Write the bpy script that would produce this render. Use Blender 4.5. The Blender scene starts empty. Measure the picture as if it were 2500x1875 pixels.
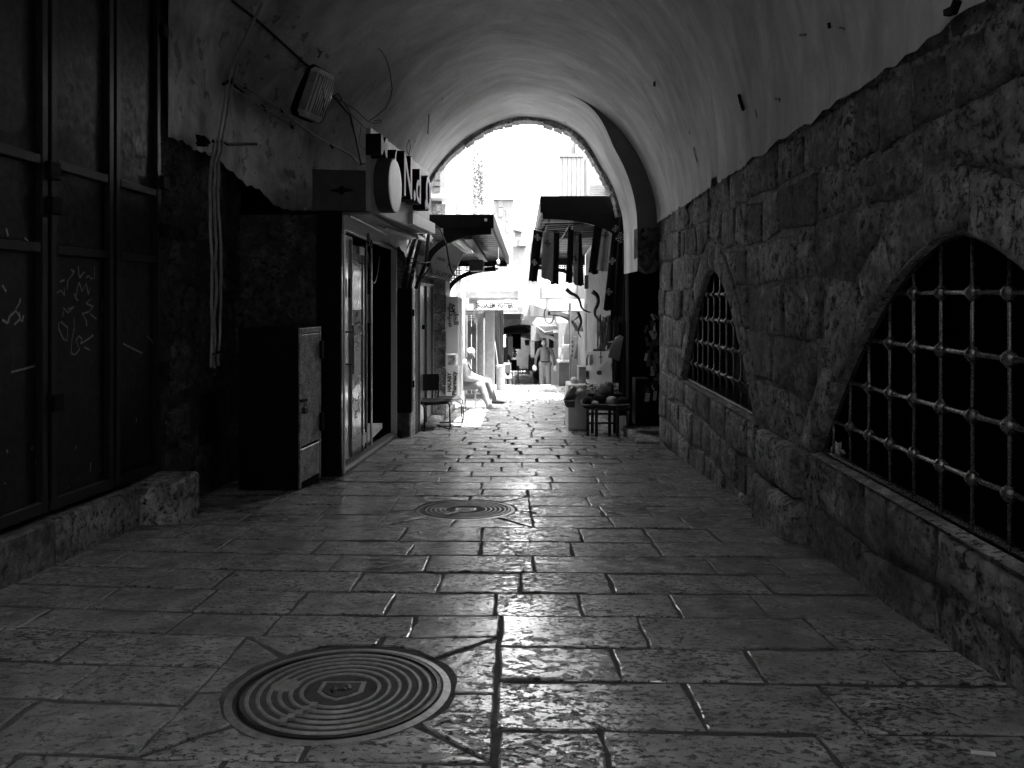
import bpy, bmesh, math, random
from mathutils import Vector, Matrix, noise
random.seed(7)
sc = bpy.context.scene
C = sc.collection
F = 1880.0; CX = 1245.0; CY = 722.0; H = 1.2      # focal length and vanishing point of the photograph, camera height
R = math.radians
# ---------------------------------------------------------------- camera, sky, sun, exposure
cam = bpy.data.cameras.new('camera'); co = bpy.data.objects.new('camera', cam); C.objects.link(co)
co.location = (0, 0, H); co.rotation_euler = (R(90), 0, 0)
cam.sensor_width = 36; cam.lens = 36*F/2500; cam.shift_x = 5/2500; cam.shift_y = -(937.5-CY)/2500
cam.clip_start = .05; cam.clip_end = 400
sc.camera = co
SUN = Vector((.26, -.15, 1)).normalized()
w = bpy.data.worlds.new('World'); sc.world = w; w.use_nodes = True
nt = w.node_tree; nt.nodes.clear()
sky = nt.nodes.new('ShaderNodeTexSky'); sky.sky_type = 'NISHITA'; sky.sun_disc = False
sky.sun_elevation = math.asin(SUN.z); sky.sun_rotation = math.atan2(SUN.x, SUN.y); sky.air_density = 1.2; sky.dust_density = 4
bw = nt.nodes.new('ShaderNodeRGBToBW'); bg = nt.nodes.new('ShaderNodeBackground'); bg.inputs[1].default_value = .15
wo = nt.nodes.new('ShaderNodeOutputWorld')
nt.links.new(sky.outputs[0], bw.inputs[0]); nt.links.new(bw.outputs[0], bg.inputs[0]); nt.links.new(bg.outputs[0], wo.inputs[0])
sl = bpy.data.lights.new('sun', 'SUN'); so = bpy.data.objects.new('sun', sl); C.objects.link(so)
sl.energy = 2.0; sl.angle = R(.53); so.location = (3, 10, 12); so.rotation_euler = SUN.to_track_quat('Z', 'Y').to_euler()
sc.view_settings.view_transform = 'Standard'; sc.view_settings.look = 'None'; sc.view_settings.gamma = 1
sc.view_settings.exposure = 4.4
sc.cycles.max_bounces = 12; sc.cycles.diffuse_bounces = 8; sc.cycles.glossy_bounces = 4; sc.cycles.transmission_bounces = 6
sc.cycles.caustics_reflective = False; sc.cycles.caustics_refractive = False; sc.cycles.sample_clamp_indirect = 6
sc.cycles.use_denoising = True
# ---------------------------------------------------------------- geometry helpers
ORG = {}
def V(*a): return Vector(a)
def P(px, py, d): return Vector(((px-CX)*d/F, d, H+(CY-py)*d/F))       # photograph pixel at depth d
def PX(px, py, x):                                                       # photograph pixel on a plane of given x
    d = x*F/(px-CX); return Vector((x, d, H+(CY-py)*d/F))
def interp(t, pts):
    if t <= pts[0][0]: return pts[0][1]
    for (a, u), (b, v) in zip(pts, pts[1:]):
        if t <= b: return u+(v-u)*(t-a)/(b-a)
    return pts[-1][1]
def sm(t): t = max(0, min(1, t)); return t*t*(3-2*t)
def zf(y): return interp(y, [(-8, .62), (0, 0), (12, -.936), (16.8, -1.26), (19, -1.357), (24, -1.57), (24.02, -1.78), (25, -1.95), (71, -5.9), (90, -7.5)])
def nz(x, y=0, z=0): return noise.noise(Vector((x, y, z)))
class MB:
    def __init__(s): s.v = []; s.f = []; s.m = []; s.mi = 0
    def add(s, vs, fs):
        b = len(s.v); s.v += [Vector(p) for p in vs]
        for f in fs: s.f.append([b+i for i in f]); s.m.append(s.mi)
        return s
    def box(s, x0, x1, y0, y1, z0, z1, j=0):
        vs = [V(x, y, z) for x in (x0, x1) for y in (y0, y1) for z in (z0, z1)]
        if j: vs = [p+V(*(random.uniform(-j, j) for _ in range(3))) for p in vs]
        return s.add(vs, [(0, 1, 3, 2), (4, 6, 7, 5), (0, 4, 5, 1), (2, 3, 7, 6), (0, 2, 6, 4), (1, 5, 7, 3)])
    def bar(s, a, b, w, h, up=(0, 0, 1)):
        a = Vector(a); b = Vector(b); d = (b-a).normalized(); u = Vector(up)
        if abs(d.dot(u)) > .99: u = V(0, 1, 0)
        r = d.cross(u).normalized(); u = r.cross(d)
        vs = [q+r*i*w/2+u*j*h/2 for q in (a, b) for i in (-1, 1) for j in (-1, 1)]
        return s.add(vs, [(0, 1, 3, 2), (4, 6, 7, 5), (0, 4, 5, 1), (2, 3, 7, 6), (0, 2, 6, 4), (1, 5, 7, 3)])
    def tube(s, pts, r, n=6, cap=True):
        pts = [Vector(p) for p in pts]; N = len(pts); rs = r if isinstance(r, (list, tuple)) else [r]*N
        u = None; rings = []
        for i, p in enumerate(pts):
            d = (pts[min(i+1, N-1)]-pts[max(i-1, 0)])
            d = d.normalized() if d.length > 1e-9 else V(0, 0, 1)
            if u is None:
                u = d.orthogonal().normalized()
            else:
                u = (u-d*u.dot(d)); u = u.normalized() if u.length > 1e-6 else d.orthogonal().normalized()
            w_ = d.cross(u); rings.append([p+(u*math.cos(2*math.pi*k/n)+w_*math.sin(2*math.pi*k/n))*rs[i] for k in range(n)])
        vs = [q for g in rings for q in g]
        fs = [(i*n+k, i*n+(k+1) % n, (i+1)*n+(k+1) % n, (i+1)*n+k) for i in range(N-1) for k in range(n)]
        if cap: fs += [tuple(range(n))[::-1], tuple((N-1)*n+k for k in range(n))]
        return s.add(vs, fs)
    def cyl(s, a, b, r, n=16, r2=None): return s.tube([a, b], [r, r if r2 is None else r2], n)
    def lathe(s, o, prof, n=20, ax=(0, 0, 1)):
        o = Vector(o); q = Vector(ax).to_track_quat('Z', 'Y').to_matrix()
        vs = [o+q@V(r*math.cos(2*math.pi*k/n), r*math.sin(2*math.pi*k/n), z) for r, z in prof for k in range(n)]
        fs = [(i*n+k, i*n+(k+1) % n, (i+1)*n+(k+1) % n, (i+1)*n+k) for i in range(len(prof)-1) for k in range(n)]
        fs += [tuple(range(n))[::-1], tuple((len(prof)-1)*n+k for k in range(n))]
        return s.add(vs, fs)
    def ball(s, c, rx, ry=None, rz=None, n=12, m=8, j=0):
        ry = ry or rx; rz = rz or rx; c = Vector(c); vs = []
        for i in range(m+1):
            a = math.pi*i/m
            for k in range(n):
                b = 2*math.pi*k/n; e = 1+j*nz(k*1.7+c.x*9, i*1.3, c.z*9)
                vs.append(c+V(rx*math.sin(a)*math.cos(b)*e, ry*math.sin(a)*math.sin(b)*e, rz*math.cos(a)*e))
        return s.add(vs, [(i*n+k, (i+1)*n+k, (i+1)*n+(k+1) % n, i*n+(k+1) % n) for i in range(m) for k in range(n)])
    def prism(s, poly, t):
        """poly: planar 3d points, t: thickness vector"""
        poly = [Vector(p) for p in poly]; t = Vector(t); n = len(poly)
        return s.add(poly+[p+t for p in poly], [tuple(range(n))[::-1], tuple(range(n, 2*n))]+[(i, (i+1) % n, n+(i+1) % n, n+i) for i in range(n)])
    def grid(s, fn, nu, nv):
        vs = [fn(i/nu, j/nv) for i in range(nu+1) for j in range(nv+1)]
        return s.add(vs, [(i*(nv+1)+j, (i+1)*(nv+1)+j, (i+1)*(nv+1)+j+1, i*(nv+1)+j+1) for i in range(nu) for j in range(nv)])
    def build(s, name, mat, parent=None, smooth=False, label=None, cat=None, group=None, kind=None, bev=0, origin=None):
        po = ORG[parent.name] if parent is not None else V(0, 0, 0)
        if origin is None:
            lo = V(*(min(p[i] for p in s.v) for i in range(3))); hi = V(*(max(p[i] for p in s.v) for i in range(3)))
            origin = V((lo.x+hi.x)/2, (lo.y+hi.y)/2, lo.z)
        me = bpy.data.meshes.new(name); me.from_pydata([p-origin for p in s.v], [], s.f)
        ms = mat if isinstance(mat, (list, tuple)) else [mat]
        for m in ms: me.materials.append(m)
        if len(ms) > 1:
            for p, i in zip(me.polygons, s.m): p.material_index = i
        bm = bmesh.new(); bm.from_mesh(me); bmesh.ops.recalc_face_normals(bm, faces=bm.faces)
        if bev: bmesh.ops.bevel(bm, geom=[e for e in bm.edges if len(e.link_faces) == 2 and e.calc_face_angle(0) > .6], offset=bev, segments=1, affect='EDGES')
        bm.to_mesh(me); bm.free()
        if smooth: me.shade_smooth() if smooth is True else me.shade_smooth()
        if smooth == 'auto':
            for e_ in me.edges: pass
        me.update()
        o = bpy.data.objects.new(name, me); C.objects.link(o)
        o.location = origin-po
        if parent is not None: o.parent = parent
        ORG[o.name] = origin
        tag(o, label, cat, group, kind); return o
def tag(o, label=None, cat=None, group=None, kind=None):
    for k, v in (('label', label), ('category', cat), ('group', group), ('kind', kind)):
        if v: o[k] = v
    return o
def thing(name, label, cat, loc, group=None):
    o = bpy.data.objects.new(name, None); C.objects.link(o); o.location = Vector(loc); o.empty_display_size = .1
    ORG[o.name] = Vector(loc); return tag(o, label, cat, group)
def text(body, o, right, up, size, ext, name, mat, parent, sx=1, align='LEFT', bold=0, **k):
    """flat or raised lettering as a mesh; o is the baseline start"""
    cu = bpy.data.curves.new('t', 'FONT'); cu.body = body; cu.size = size; cu.extrude = ext; cu.align_x = align; cu.offset = bold
    cu.resolution_u = 3
    ob = bpy.data.objects.new('t', cu); C.objects.link(ob); bpy.context.view_layer.update()
    me = ob.evaluated_get(bpy.context.evaluated_depsgraph_get()).to_mesh()
    r = Vector(right).normalized(); u = Vector(up).normalized(); n = r.cross(u)
    m = MB(); m.add([Vector(o)+r*q.co.x*sx+u*q.co.y+n*q.co.z for q in me.vertices], [tuple(p.vertices) for p in me.polygons])
    bpy.data.objects.remove(ob); bpy.data.curves.remove(cu)
    return m.build(name, mat, parent, **k)
# ---------------------------------------------------------------- materials (grey throughout: the photograph is black and white)
def new_mat(name):
    m = bpy.data.materials.new(name); m.use_nodes = True; t = m.node_tree; b = t.nodes['Principled BSDF']; return m, t, b
def N(t, typ, **k):
    n = t.nodes.new(typ)
    for a, v in k.items():
        if a == 'inp':
            for i, x in v.items(): n.inputs[i].default_value = x
        else: setattr(n, a, v)
    return n
def mth(t, op, a, b=None, c=None, clamp=False):
    n = t.nodes.new('ShaderNodeMath'); n.operation = op; n.use_clamp = clamp
    for i, x in enumerate((a, b, c)):
        if x is None: continue
        if isinstance(x, (int, float)): n.inputs[i].default_value = x
        else: t.links.new(x, n.inputs[i])
    return n.outputs[0]
def rng(t, x, a, b, c, d):
    n = t.nodes.new('ShaderNodeMapRange'); t.links.new(x, n.inputs[0])
    for i, v in enumerate((a, b, c, d)): n.inputs[i+1].default_value = v
    return n.outputs[0]
def coords(t, scale=(1, 1, 1), kind='pos'):
    mp = t.nodes.new('ShaderNodeMapping'); mp.inputs[3].default_value = scale
    if kind == 'pos': g = t.nodes.new('ShaderNodeNewGeometry'); t.links.new(g.outputs[0], mp.inputs[0])
    else:
        g = t.nodes.new('ShaderNodeTexCoord'); t.links.new(g.outputs['UV' if kind == 'uv' else 'Object'], mp.inputs[0])
    return mp.outputs[0]
def noi(t, co_, scale, detail=4, rough=.55, dist=0):
    n = t.nodes.new('ShaderNodeTexNoise'); t.links.new(co_, n.inputs['Vector']); n.inputs['Scale'].default_value = scale
    n.inputs['Detail'].default_value = detail; n.inputs['Roughness'].default_value = rough; n.inputs['Distortion'].default_value = dist
    return n.outputs[0]
def grey(t, val, b, sock='Base Color'):
    c = t.nodes.new('ShaderNodeCombineColor')
    for i in range(3): t.links.new(val, c.inputs[i])
    t.links.new(c.outputs[0], b.inputs[sock])
def bump(t, b, h, dist, strength=1):
    n = t.nodes.new('ShaderNodeBump'); n.inputs['Distance'].default_value = dist; n.inputs['Strength'].default_value = strength
    t.links.new(h, n.inputs['Height']); t.links.new(n.outputs[0], b.inputs['Normal'])
def simple(name, base, rough=.6, metal=0, var=.25, sc_=8, bmp=.002, wear=0, spec=.35):
    m, t, b = new_mat(name); c = coords(t)
    n1 = noi(t, c, sc_, 5, .6); n2 = noi(t, c, sc_*7, 3, .6)
    v = rng(t, n1, .3, .7, base*(1-var), base*(1+var))
    if wear:
        k = rng(t, n2, .60, .68, 0, wear); v = mth(t, 'ADD', v, k)
    grey(t, v, b); b.inputs['Metallic'].default_value = metal; b.inputs['Specular IOR Level'].default_value = spec
    t.links.new(rng(t, n2, .3, .7, max(.03, rough-.12), min(1, rough+.12)), b.inputs['Roughness'])
    if bmp: bump(t, b, n2, bmp)
    return m
def paving_mat():
    m, t, b = new_mat('polished limestone'); c = coords(t); ca = coords(t, (1, 1.5, 1))
    oi = t.nodes.new('ShaderNodeObjectInfo')
    big = noi(t, c, 1.6, 4, .6); med = noi(t, c, 6, 6, .65, .2); pit = noi(t, ca, 34, 7, .68, .1); fine = noi(t, c, 160, 3, .65); st = noi(t, ca, 13, 8, .72, .15)
    den = mth(t, 'ADD', mth(t, 'MULTIPLY', oi.outputs['Random'], .07), mth(t, 'MULTIPLY', big, .16))     # how worn this stone is
    pp = mth(t, 'SUBTRACT', pit, mth(t, 'SUBTRACT', den, .105))
    pits = rng(t, pp, .41, .435, 1, 0)
    pat = rng(t, mth(t, 'ADD', st, mth(t, 'MULTIPLY', big, .35)), .68, .76, 0, 1)
    base = mth(t, 'MULTIPLY', rng(t, med, .32, .68, .27, .54), rng(t, oi.outputs['Random'], 0, 1, .66, 1.15))
    base = mth(t, 'MULTIPLY', base, rng(t, big, .35, .65, .7, 1.2))
    base = mth(t, 'MULTIPLY', base, rng(t, pat, 0, 1, 1, .42))
    base = mth(t, 'MULTIPLY', base, rng(t, pits, 0, 1, 1, .15))
    base = mth(t, 'MULTIPLY', base, rng(t, fine, .3, .7, .82, 1.15))
    grey(t, base, b)
    r = mth(t, 'ADD', rng(t, med, .3, .7, .12, .25), mth(t, 'MULTIPLY', pits, .45))
    r = mth(t, 'ADD', r, mth(t, 'MULTIPLY', pat, .16)); t.links.new(r, b.inputs['Roughness'])
    h = mth(t, 'SUBTRACT', mth(t, 'MULTIPLY', med, .9), mth(t, 'ADD', mth(t, 'MULTIPLY', pits, .9), mth(t, 'MULTIPLY', pat, .25)))
    h = mth(t, 'ADD', h, mth(t, 'MULTIPLY', fine, .03)); bump(t, b, h, .0055)
    b.inputs['Specular IOR Level'].default_value = .8
    return m
def rough_stone(name, base, dist=.02, pits=1.0, sc_=1.0):
    m, t, b = new_mat(name); c = coords(t); oi = t.nodes.new('ShaderNodeObjectInfo')
    n0 = noi(t, c, 1.7*sc_, 4, .6); n1 = noi(t, c, 5*sc_, 7, .68, .3); n2 = noi(t, c, 20*sc_, 8, .74, .4); n3 = noi(t, c, 85*sc_, 4, .7)
    v = t.nodes.new('ShaderNodeTexVoronoi'); t.links.new(c, v.inputs['Vector']); v.inputs['Scale'].default_value = 34*sc_
    hole = mth(t, 'MULTIPLY', rng(t, v.outputs[0], .1, .34, 1, 0), rng(t, n1, .46, .58, 0, pits))
    hole2 = mth(t, 'MULTIPLY', rng(t, n2, .41, .46, 1, 0), rng(t, mth(t, 'ADD', n0, mth(t, 'MULTIPLY', oi.outputs['Random'], .2)), .50, .66, 0, 1))
    hh = mth(t, 'MAXIMUM', hole, hole2)
    col = mth(t, 'MULTIPLY', rng(t, n2, .34, .66, base*.5, base*1.4), rng(t, n1, .34, .66, .5, 1.45))
    col = mth(t, 'MULTIPLY', col, rng(t, n0, .35, .65, .6, 1.3)); col = mth(t, 'MULTIPLY', col, rng(t, n3, .3, .7, .8, 1.15))
    col = mth(t, 'MULTIPLY', col, rng(t, oi.outputs['Random'], 0, 1, .6, 1.3))
    col = mth(t, 'MULTIPLY', col, rng(t, hh, 0, 1, 1, .2))
    grey(t, col, b); b.inputs['Roughness'].default_value = .82; b.inputs['Specular IOR Level'].default_value = .3
    h = mth(t, 'ADD', mth(t, 'MULTIPLY', n2, .8), mth(t, 'ADD', mth(t, 'MULTIPLY', n3, .25), mth(t, 'MULTIPLY', n1, 1.0))); h = mth(t, 'SUBTRACT', h, mth(t, 'MULTIPLY', hh, .45))
    bump(t, b, h, dist); return m
def plaster_mat():
    m, t, b = new_mat('limewashed plaster'); c = coords(t); u = coords(t, (1, 1, 1), 'uv')
    us = coords(t, (2.6, .8, 1), 'uv'); us2 = coords(t, (1.1, .35, 1), 'uv')
    st = noi(t, us, 1.8, 7, .66, 1.1); st2 = noi(t, us2, 1.6, 4, .6, .8); n = noi(t, c, 1.1, 5, .6); f = noi(t, c, 35, 5, .65)
    spot = noi(t, c, 5.5, 6, .6)
    sx = t.nodes.new('ShaderNodeSeparateXYZ'); g = t.nodes.new('ShaderNodeNewGeometry'); t.links.new(g.outputs[0], sx.inputs[0])
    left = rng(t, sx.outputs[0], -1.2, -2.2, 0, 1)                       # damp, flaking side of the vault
    col = mth(t, 'MULTIPLY', rng(t, st, .3, .7, .58, .86), rng(t, st2, .32, .68, .70, 1.18))
    col = mth(t, 'MULTIPLY', col, rng(t, n, .3, .7, .85, 1.1)); col = mth(t, 'MULTIPLY', col, rng(t, f, .3, .7, .95, 1.05))
    pe = mth(t, 'ADD', spot, mth(t, 'MULTIPLY', left, .10)); peel = rng(t, pe, .70, .712, 0, 1)
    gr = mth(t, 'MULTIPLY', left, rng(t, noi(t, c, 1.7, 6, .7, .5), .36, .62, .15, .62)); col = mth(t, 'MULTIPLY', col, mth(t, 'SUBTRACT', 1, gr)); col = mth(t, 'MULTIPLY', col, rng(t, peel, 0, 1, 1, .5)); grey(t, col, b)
    b.inputs['Roughness'].default_value = .75
    h = mth(t, 'ADD', mth(t, 'MULTIPLY', st, .5), mth(t, 'MULTIPLY', f, .2)); h = mth(t, 'ADD', h, mth(t, 'MULTIPLY', n, 1.5)); h = mth(t, 'SUBTRACT', h, mth(t, 'MULTIPLY', peel, .3)); bump(t, b, h, .016)
    return m
def glass_mat(name, tint=.8, rough=.02, alpha=None):
    m, t, b = new_mat(name); b.inputs['Base Color'].default_value = (tint, tint, tint, 1); b.inputs['Roughness'].default_value = rough
    if alpha is None: b.inputs['Transmission Weight'].default_value = 1
    else: b.inputs['Alpha'].default_value = alpha
    return m
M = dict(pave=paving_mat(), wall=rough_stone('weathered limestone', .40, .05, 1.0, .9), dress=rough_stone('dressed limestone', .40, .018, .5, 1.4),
    mortar=rough_stone('lime mortar', .42, .01, .3, 1.5), joint=simple('paving joint', .075, .9, 0, .3, 30, .004), plaster=plaster_mat(),
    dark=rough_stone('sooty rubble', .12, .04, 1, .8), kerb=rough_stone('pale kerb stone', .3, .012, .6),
    iron=simple('wrought iron', .20, .25, .7, .3, 20, .002), door=simple('painted sheet steel', .007, .55, .1, .45, 3, .002, .0),
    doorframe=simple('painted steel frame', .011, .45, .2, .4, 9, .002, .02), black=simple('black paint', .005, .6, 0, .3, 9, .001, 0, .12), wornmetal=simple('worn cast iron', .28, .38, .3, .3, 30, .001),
    steel=simple('brushed steel', .36, .3, .9, .2, 25, .001), alu=simple('pale aluminium', .55, .38, .3, .12, 12, .0008), white=simple('white paint', .72, .5, 0, .08, 6, .001),
    offw=simple('aged white paint', .5, .6, 0, .2, 5, .002), grey=simple('grey paint', .16, .5, .1, .25, 8, .001), dgrey=simple('dark grey paint', .07, .5, .1, .3, 8, .001),
    castiron=simple('cast iron', .028, .42, .5, .4, 18, .0015), pipe=simple('grey conduit', .36, .5, 0, .25, 14, .001), cable=simple('black cable', .02, .5, 0, .2, 30, 0),
    cab=simple('scuffed cabinet steel', .5, .3, .5, .45, 11, .003), lampg=simple('ribbed lamp glass', .85, .12, 0, .2, 12, 0), glass=glass_mat('window glass', .9, .02, .22),
    cloth_k=simple('black cloth', .006, .9, 0, .3, 20, .001), cloth_d=simple('dark cloth', .016, .9, 0, .3, 20, .001), cloth_g=simple('grey cloth', .34, .85, 0, .15, 20, .001),
    cloth_l=simple('light cloth', .35, .85, 0, .15, 14, .002), horn=simple('polished horn', .06, .25, 0, .5, 20, 0), skin=simple('skin', .17, .5, 0, .1, 20, 0),
    hair=simple('white hair', .45, .8, 0, .15, 60, .002), trousers=simple('beige trousers', .19, .85, 0, .12, 9, .002), shirt=simple('grey shirt', .13, .85, 0, .14, 30, .002),
    wshirt=simple('white shirt', .4, .85, 0, .08, 9, .002), shoe=simple('grey shoe', .05, .6, 0, .5, 30, .001), wood=simple('dark wood', .03, .5, 0, .4, 14, .001),
    facade=simple('pale rendered wall', .16, .8, 0, .18, 3, .004), facade2=simple('sunlit stone wall', .15, .8, 0, .3, 5, .006), iron_sheet=simple('corrugated sheet', .2, .45, .4, .2, 4, .001),
    leaf=simple('leaf green', .09, .6, 0, .5, 20, 0), rust=simple('flaked metal', .16, .7, .1, .7, 16, .003), tile=simple('shop floor tile', .55, .3, 0, .1, 6, 0),
    poster=simple('dark poster film', .07, .25, 0, .2, 5, 0), paper=simple('paper', .5, .7, 0, .1, 8, 0), shade_plaster=simple('shade toned plaster', .2, .8, 0, .2, 3, .004), canvas=simple('canvas tarpaulin', .3, .8, 0, .2, 4, .004))  # vault step colour: plaster with its shade painted in
# ---------------------------------------------------------------- tunnel vault, walls, building mass
def xw(y): return interp(y, [(-8, 1.78), (2.5, 1.80), (5, 1.88), (7, 1.93), (10.4, 2.02), (12, 2.04)])
YS = 10.4; YE = 11.75
def vault_params(y):
    g = lambda p: interp(y, p)
    return dict(xr=xw(y)-.03, zr=H+g([(0, 1.12), (3, 1.10), (7, 1.04), (10.4, .9), (12, .88)]), xa=g([(0, -.35), (6, -.3), (8, -.05), (10.4, .1), (11.8, .2)]),
        za=H+g([(0, 3.9), (6, 3.75), (8, 3.25), (9.3, 3.02), (10.4, 2.87), (11.8, 2.72)]), xl=-2.62+1.12*sm((y-6.7)/4.0), zl=H+g([(0, 2.4), (6.2, 2.3), (7.2, 1.6), (8, 1.25), (10.4, 1.0)]),
        zb=H+(2.36 if y < 5.9 else g([(6.9, 1.22), (7.9, .93), (11.8, .5)])))
def vault_pt(y, s, inner=False):
    """s from 0 (right springing) over the crown (0.5) to 1 (left springing), then down the left wall for s > 1"""
    p = vault_params(y)
    if s <= .5:
        a = s*math.pi; x = p['xa']+(p['xr']-p['xa'])*math.cos(a); z = p['zr']+(p['za']-p['zr'])*math.sin(a)
        if inner: x -= .27*sm((H+2.80-z)/.9)*sm((x-.2)/.9)
    elif s <= 1:
        a = s*math.pi; n = 2-.25*sm((y-8)/2.4)
        x = p['xa']+(p['xl']-p['xa'])*abs(math.cos(a))**(2/n); z = p['zl']+(p['za']-p['zl'])*math.sin(a)**(2/n)
    else:
        x = p['xl']; z = p['zl']+(p['zb']-p['zl'])*(s-1)/.2
    return V(x, y, z)
def vault_mesh(ys, inner, name):
    m = MB(); S = [i/90 for i in range(91)]+[1+.2*i/8 for i in range(1, 9)]; uv = []
    for y in ys:
        L = 0; last = None
        for k, s in enumerate(S):
            q = vault_pt(y, s, inner); d = .012*nz(q.x*1.1, q.y*1.1, q.z*1.1)+.006*nz(q.x*4, q.y*4, q.z*4)
            q.z += d; q.x += d*(1 if q.x < 0 else -1)
            if k == 0 and not inner:
                j = .035*nz(y*3.1, 5)+.03*nz(y*11, 2)+.018*nz(y*31, 8); j += .07 if (nz(y*2.3, 11) > .38) else 0
                q.z = H+interp(y, [(0, 1.12), (3, 1.10), (7, 1.03), (10.4, .98)])+j; q.x = xw(y)-.035
            if k == 0 and inner: q.z = H+.33
            if s > 1.19 and y > 5.91: q.z += .10*nz(y*2.7, 3)+.06*nz(y*9, 4)
            if last: L += (q-last).length
            last = q.copy(); m.v.append(q); uv.append((y, L))
    n = len(S)
    for i in range(len(ys)-1):
        for k in range(n-1):
            q = m.v[i*n+k]
            if not inner and -3.3 < ys[i] < -1.3 and -1.3 < q.x < .7 and q.z > 3.5: continue  # unseen gap in the vault, added to let fill light in
            m.f.append((i*n+k, (i+1)*n+k, (i+1)*n+k+1, i*n+k+1)); m.m.append(0)
    o = m.build(name, M['plaster'], None, smooth=True, kind='structure', origin=V(0, 0, 0))
    ul = o.data.uv_layers.new(name='UVMap')
    for lp in o.data.loops: ul.data[lp.index].uv = uv[lp.vertex_index]
    return o
ysA = [-6+i*.4 for i in range(20)]+[2+i*.1 for i in range(39)]+[5.89, 5.91]+[6+i*.04 for i in range(111)]
ysA = [y for y in ysA if y < YS]+[YS]
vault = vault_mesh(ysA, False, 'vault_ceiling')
inner = vault_mesh([YS+(YE-YS)*i/14 for i in range(15)], True, 'vault_arch_band')
# the step between the two: a crescent facing the street, its shade painted in as darker plaster, with its rounded corbel
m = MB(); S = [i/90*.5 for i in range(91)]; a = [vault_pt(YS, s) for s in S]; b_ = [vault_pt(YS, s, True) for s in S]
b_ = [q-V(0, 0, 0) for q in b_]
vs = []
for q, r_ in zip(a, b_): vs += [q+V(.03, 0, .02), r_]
m.add(vs, [(2*i, 2*i+1, 2*i+3, 2*i+2) for i in range(90)]); step = m.build('vault_step', M['shade_plaster'], None, kind='structure')
m = MB(); x0 = b_[0].x; x1 = 2.07; zt = b_[0].z+.02
prof = [(x1, zt), (x0, zt), (x0, H+.52), (x0+.02, H+.42), (x0+.07, H+.34), (x0+.15, H+.30), (x0+.22, H+.31), (x1, H+.40)]
m.prism([V(x, YS-.01, z) for x, z in prof], V(0, .3, 0)); m.build('stone_corbel', M['dark'], None, label='rounded dark stone corbel carrying the inner arch at the end of the right wall', cat='corbel', bev=.01)
# ring of exposed stones at the mouth, pieces of uneven depth
ring = thing('arch_rim', 'exposed masonry edge of the tunnel mouth with a chip at its crown', 'arch', (.2, YE, 2.9))
S = [.06+.86*i/27 for i in range(28)]
m = MB(); cc = V(.15, YE, H+.6); pts = [vault_pt(YE, .06+.86*i/80, True) for i in range(81)]
for a, b in zip(pts, pts[1:]): m.prism([V(q.x, YE, q.z) for q in (a+(cc-a).normalized()*.045, b+(cc-b).normalized()*.045, b+(b-cc).normalized()*.06, a+(a-cc).normalized()*.06)], V(0, .28, 0))
m.build('mortar_bed', M['dress'], ring)
for i in range(27):
    s0, s1 = S[i]+.001, S[i+1]-.001; m = MB(); dep = random.uniform(.05, .085)*(1 if abs((s0+s1)/2-.47) > .012 else .2)
    cc = V(.15, YE, H+.6); pts = [vault_pt(YE, s0+(s1-s0)*k/4, True) for k in range(5)]
    lo = [q+(cc-q).normalized()*dep*random.uniform(.9, 1.1) for q in pts]; up = [q+(q-cc).normalized()*.06 for q in pts]
    m.prism([V(q.x, YE-.01, q.z) for q in up]+[V(q.x, YE-.01, q.z) for q in lo[::-1]], V(0, .32, 0)); m.build('stone', M['dress'], ring, bev=.006)
# building above and around the vault; unseen roof hole added for fill light
m = MB(); FILL_HOLE = (-1.3, .7, -3.3, -1.2)
m.box(-4.8, 4.8, FILL_HOLE[3], 12.0, 5.3, 5.5); m.box(-4.8, 4.8, -6.2, FILL_HOLE[2], 5.3, 5.5); m.box(-4.8, FILL_HOLE[0], FILL_HOLE[2], FILL_HOLE[3], 5.3, 5.5); m.box(FILL_HOLE[1], 4.8, FILL_HOLE[2], FILL_HOLE[3], 5.3, 5.5)
m.box(-4.8, -4.6, -6.2, 12, -2, 5.3); m.box(4.6, 4.8, -6.2, 12, -2, 5.3); m.box(-4.6, 4.6, -6.2, -6.0, -2, 5.3)
m.build('tunnel_building', M['facade2'], None, label='flat roofed stone building that the vaulted passage runs through', cat='building')
m = MB(); prof = [vault_pt(YE, s, True) for s in [i/60 for i in range(61)]]
prof[0].z = 0; 
pr = [V(2.1, YE, -1.4)]+[V(2.1, YE, H+.3)]+[V(q.x+(q-V(.15, YE, H)).normalized().x*.05, YE+.012, q.z+(q-V(.15, YE, H)).normalized().z*.05) for q in prof[3:]]
out = [V(4.6, YE, -1.4), V(4.6, YE, H+.3)]
n = len(pr)
for i, q in enumerate(pr[2:]):
    t = i/(n-3); out.append(V(4.6-9.2*max(0, min(1, (t-.2)/.6)), YE, 5.3 if .2 <= t <= .8 else (H+.3+(5.3-H-.3)*min(t, 1-t)/.2)))
for off in (0, .25):
    vs = [];
    for p_, q in zip(pr, out): vs += [V(p_.x, YE+.012+off, p_.z), V(q.x, YE+.012+off, q.z)]
    m.add(vs, [(2*i, 2*i+1, 2*i+3, 2*i+2) for i in range(n-1)])
m.box(-4.6, -1.9, YE+.012, YE+.26, -1.6, 2.1)
m.build('mouth_wall', M['facade2'], None, kind='structure')
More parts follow.
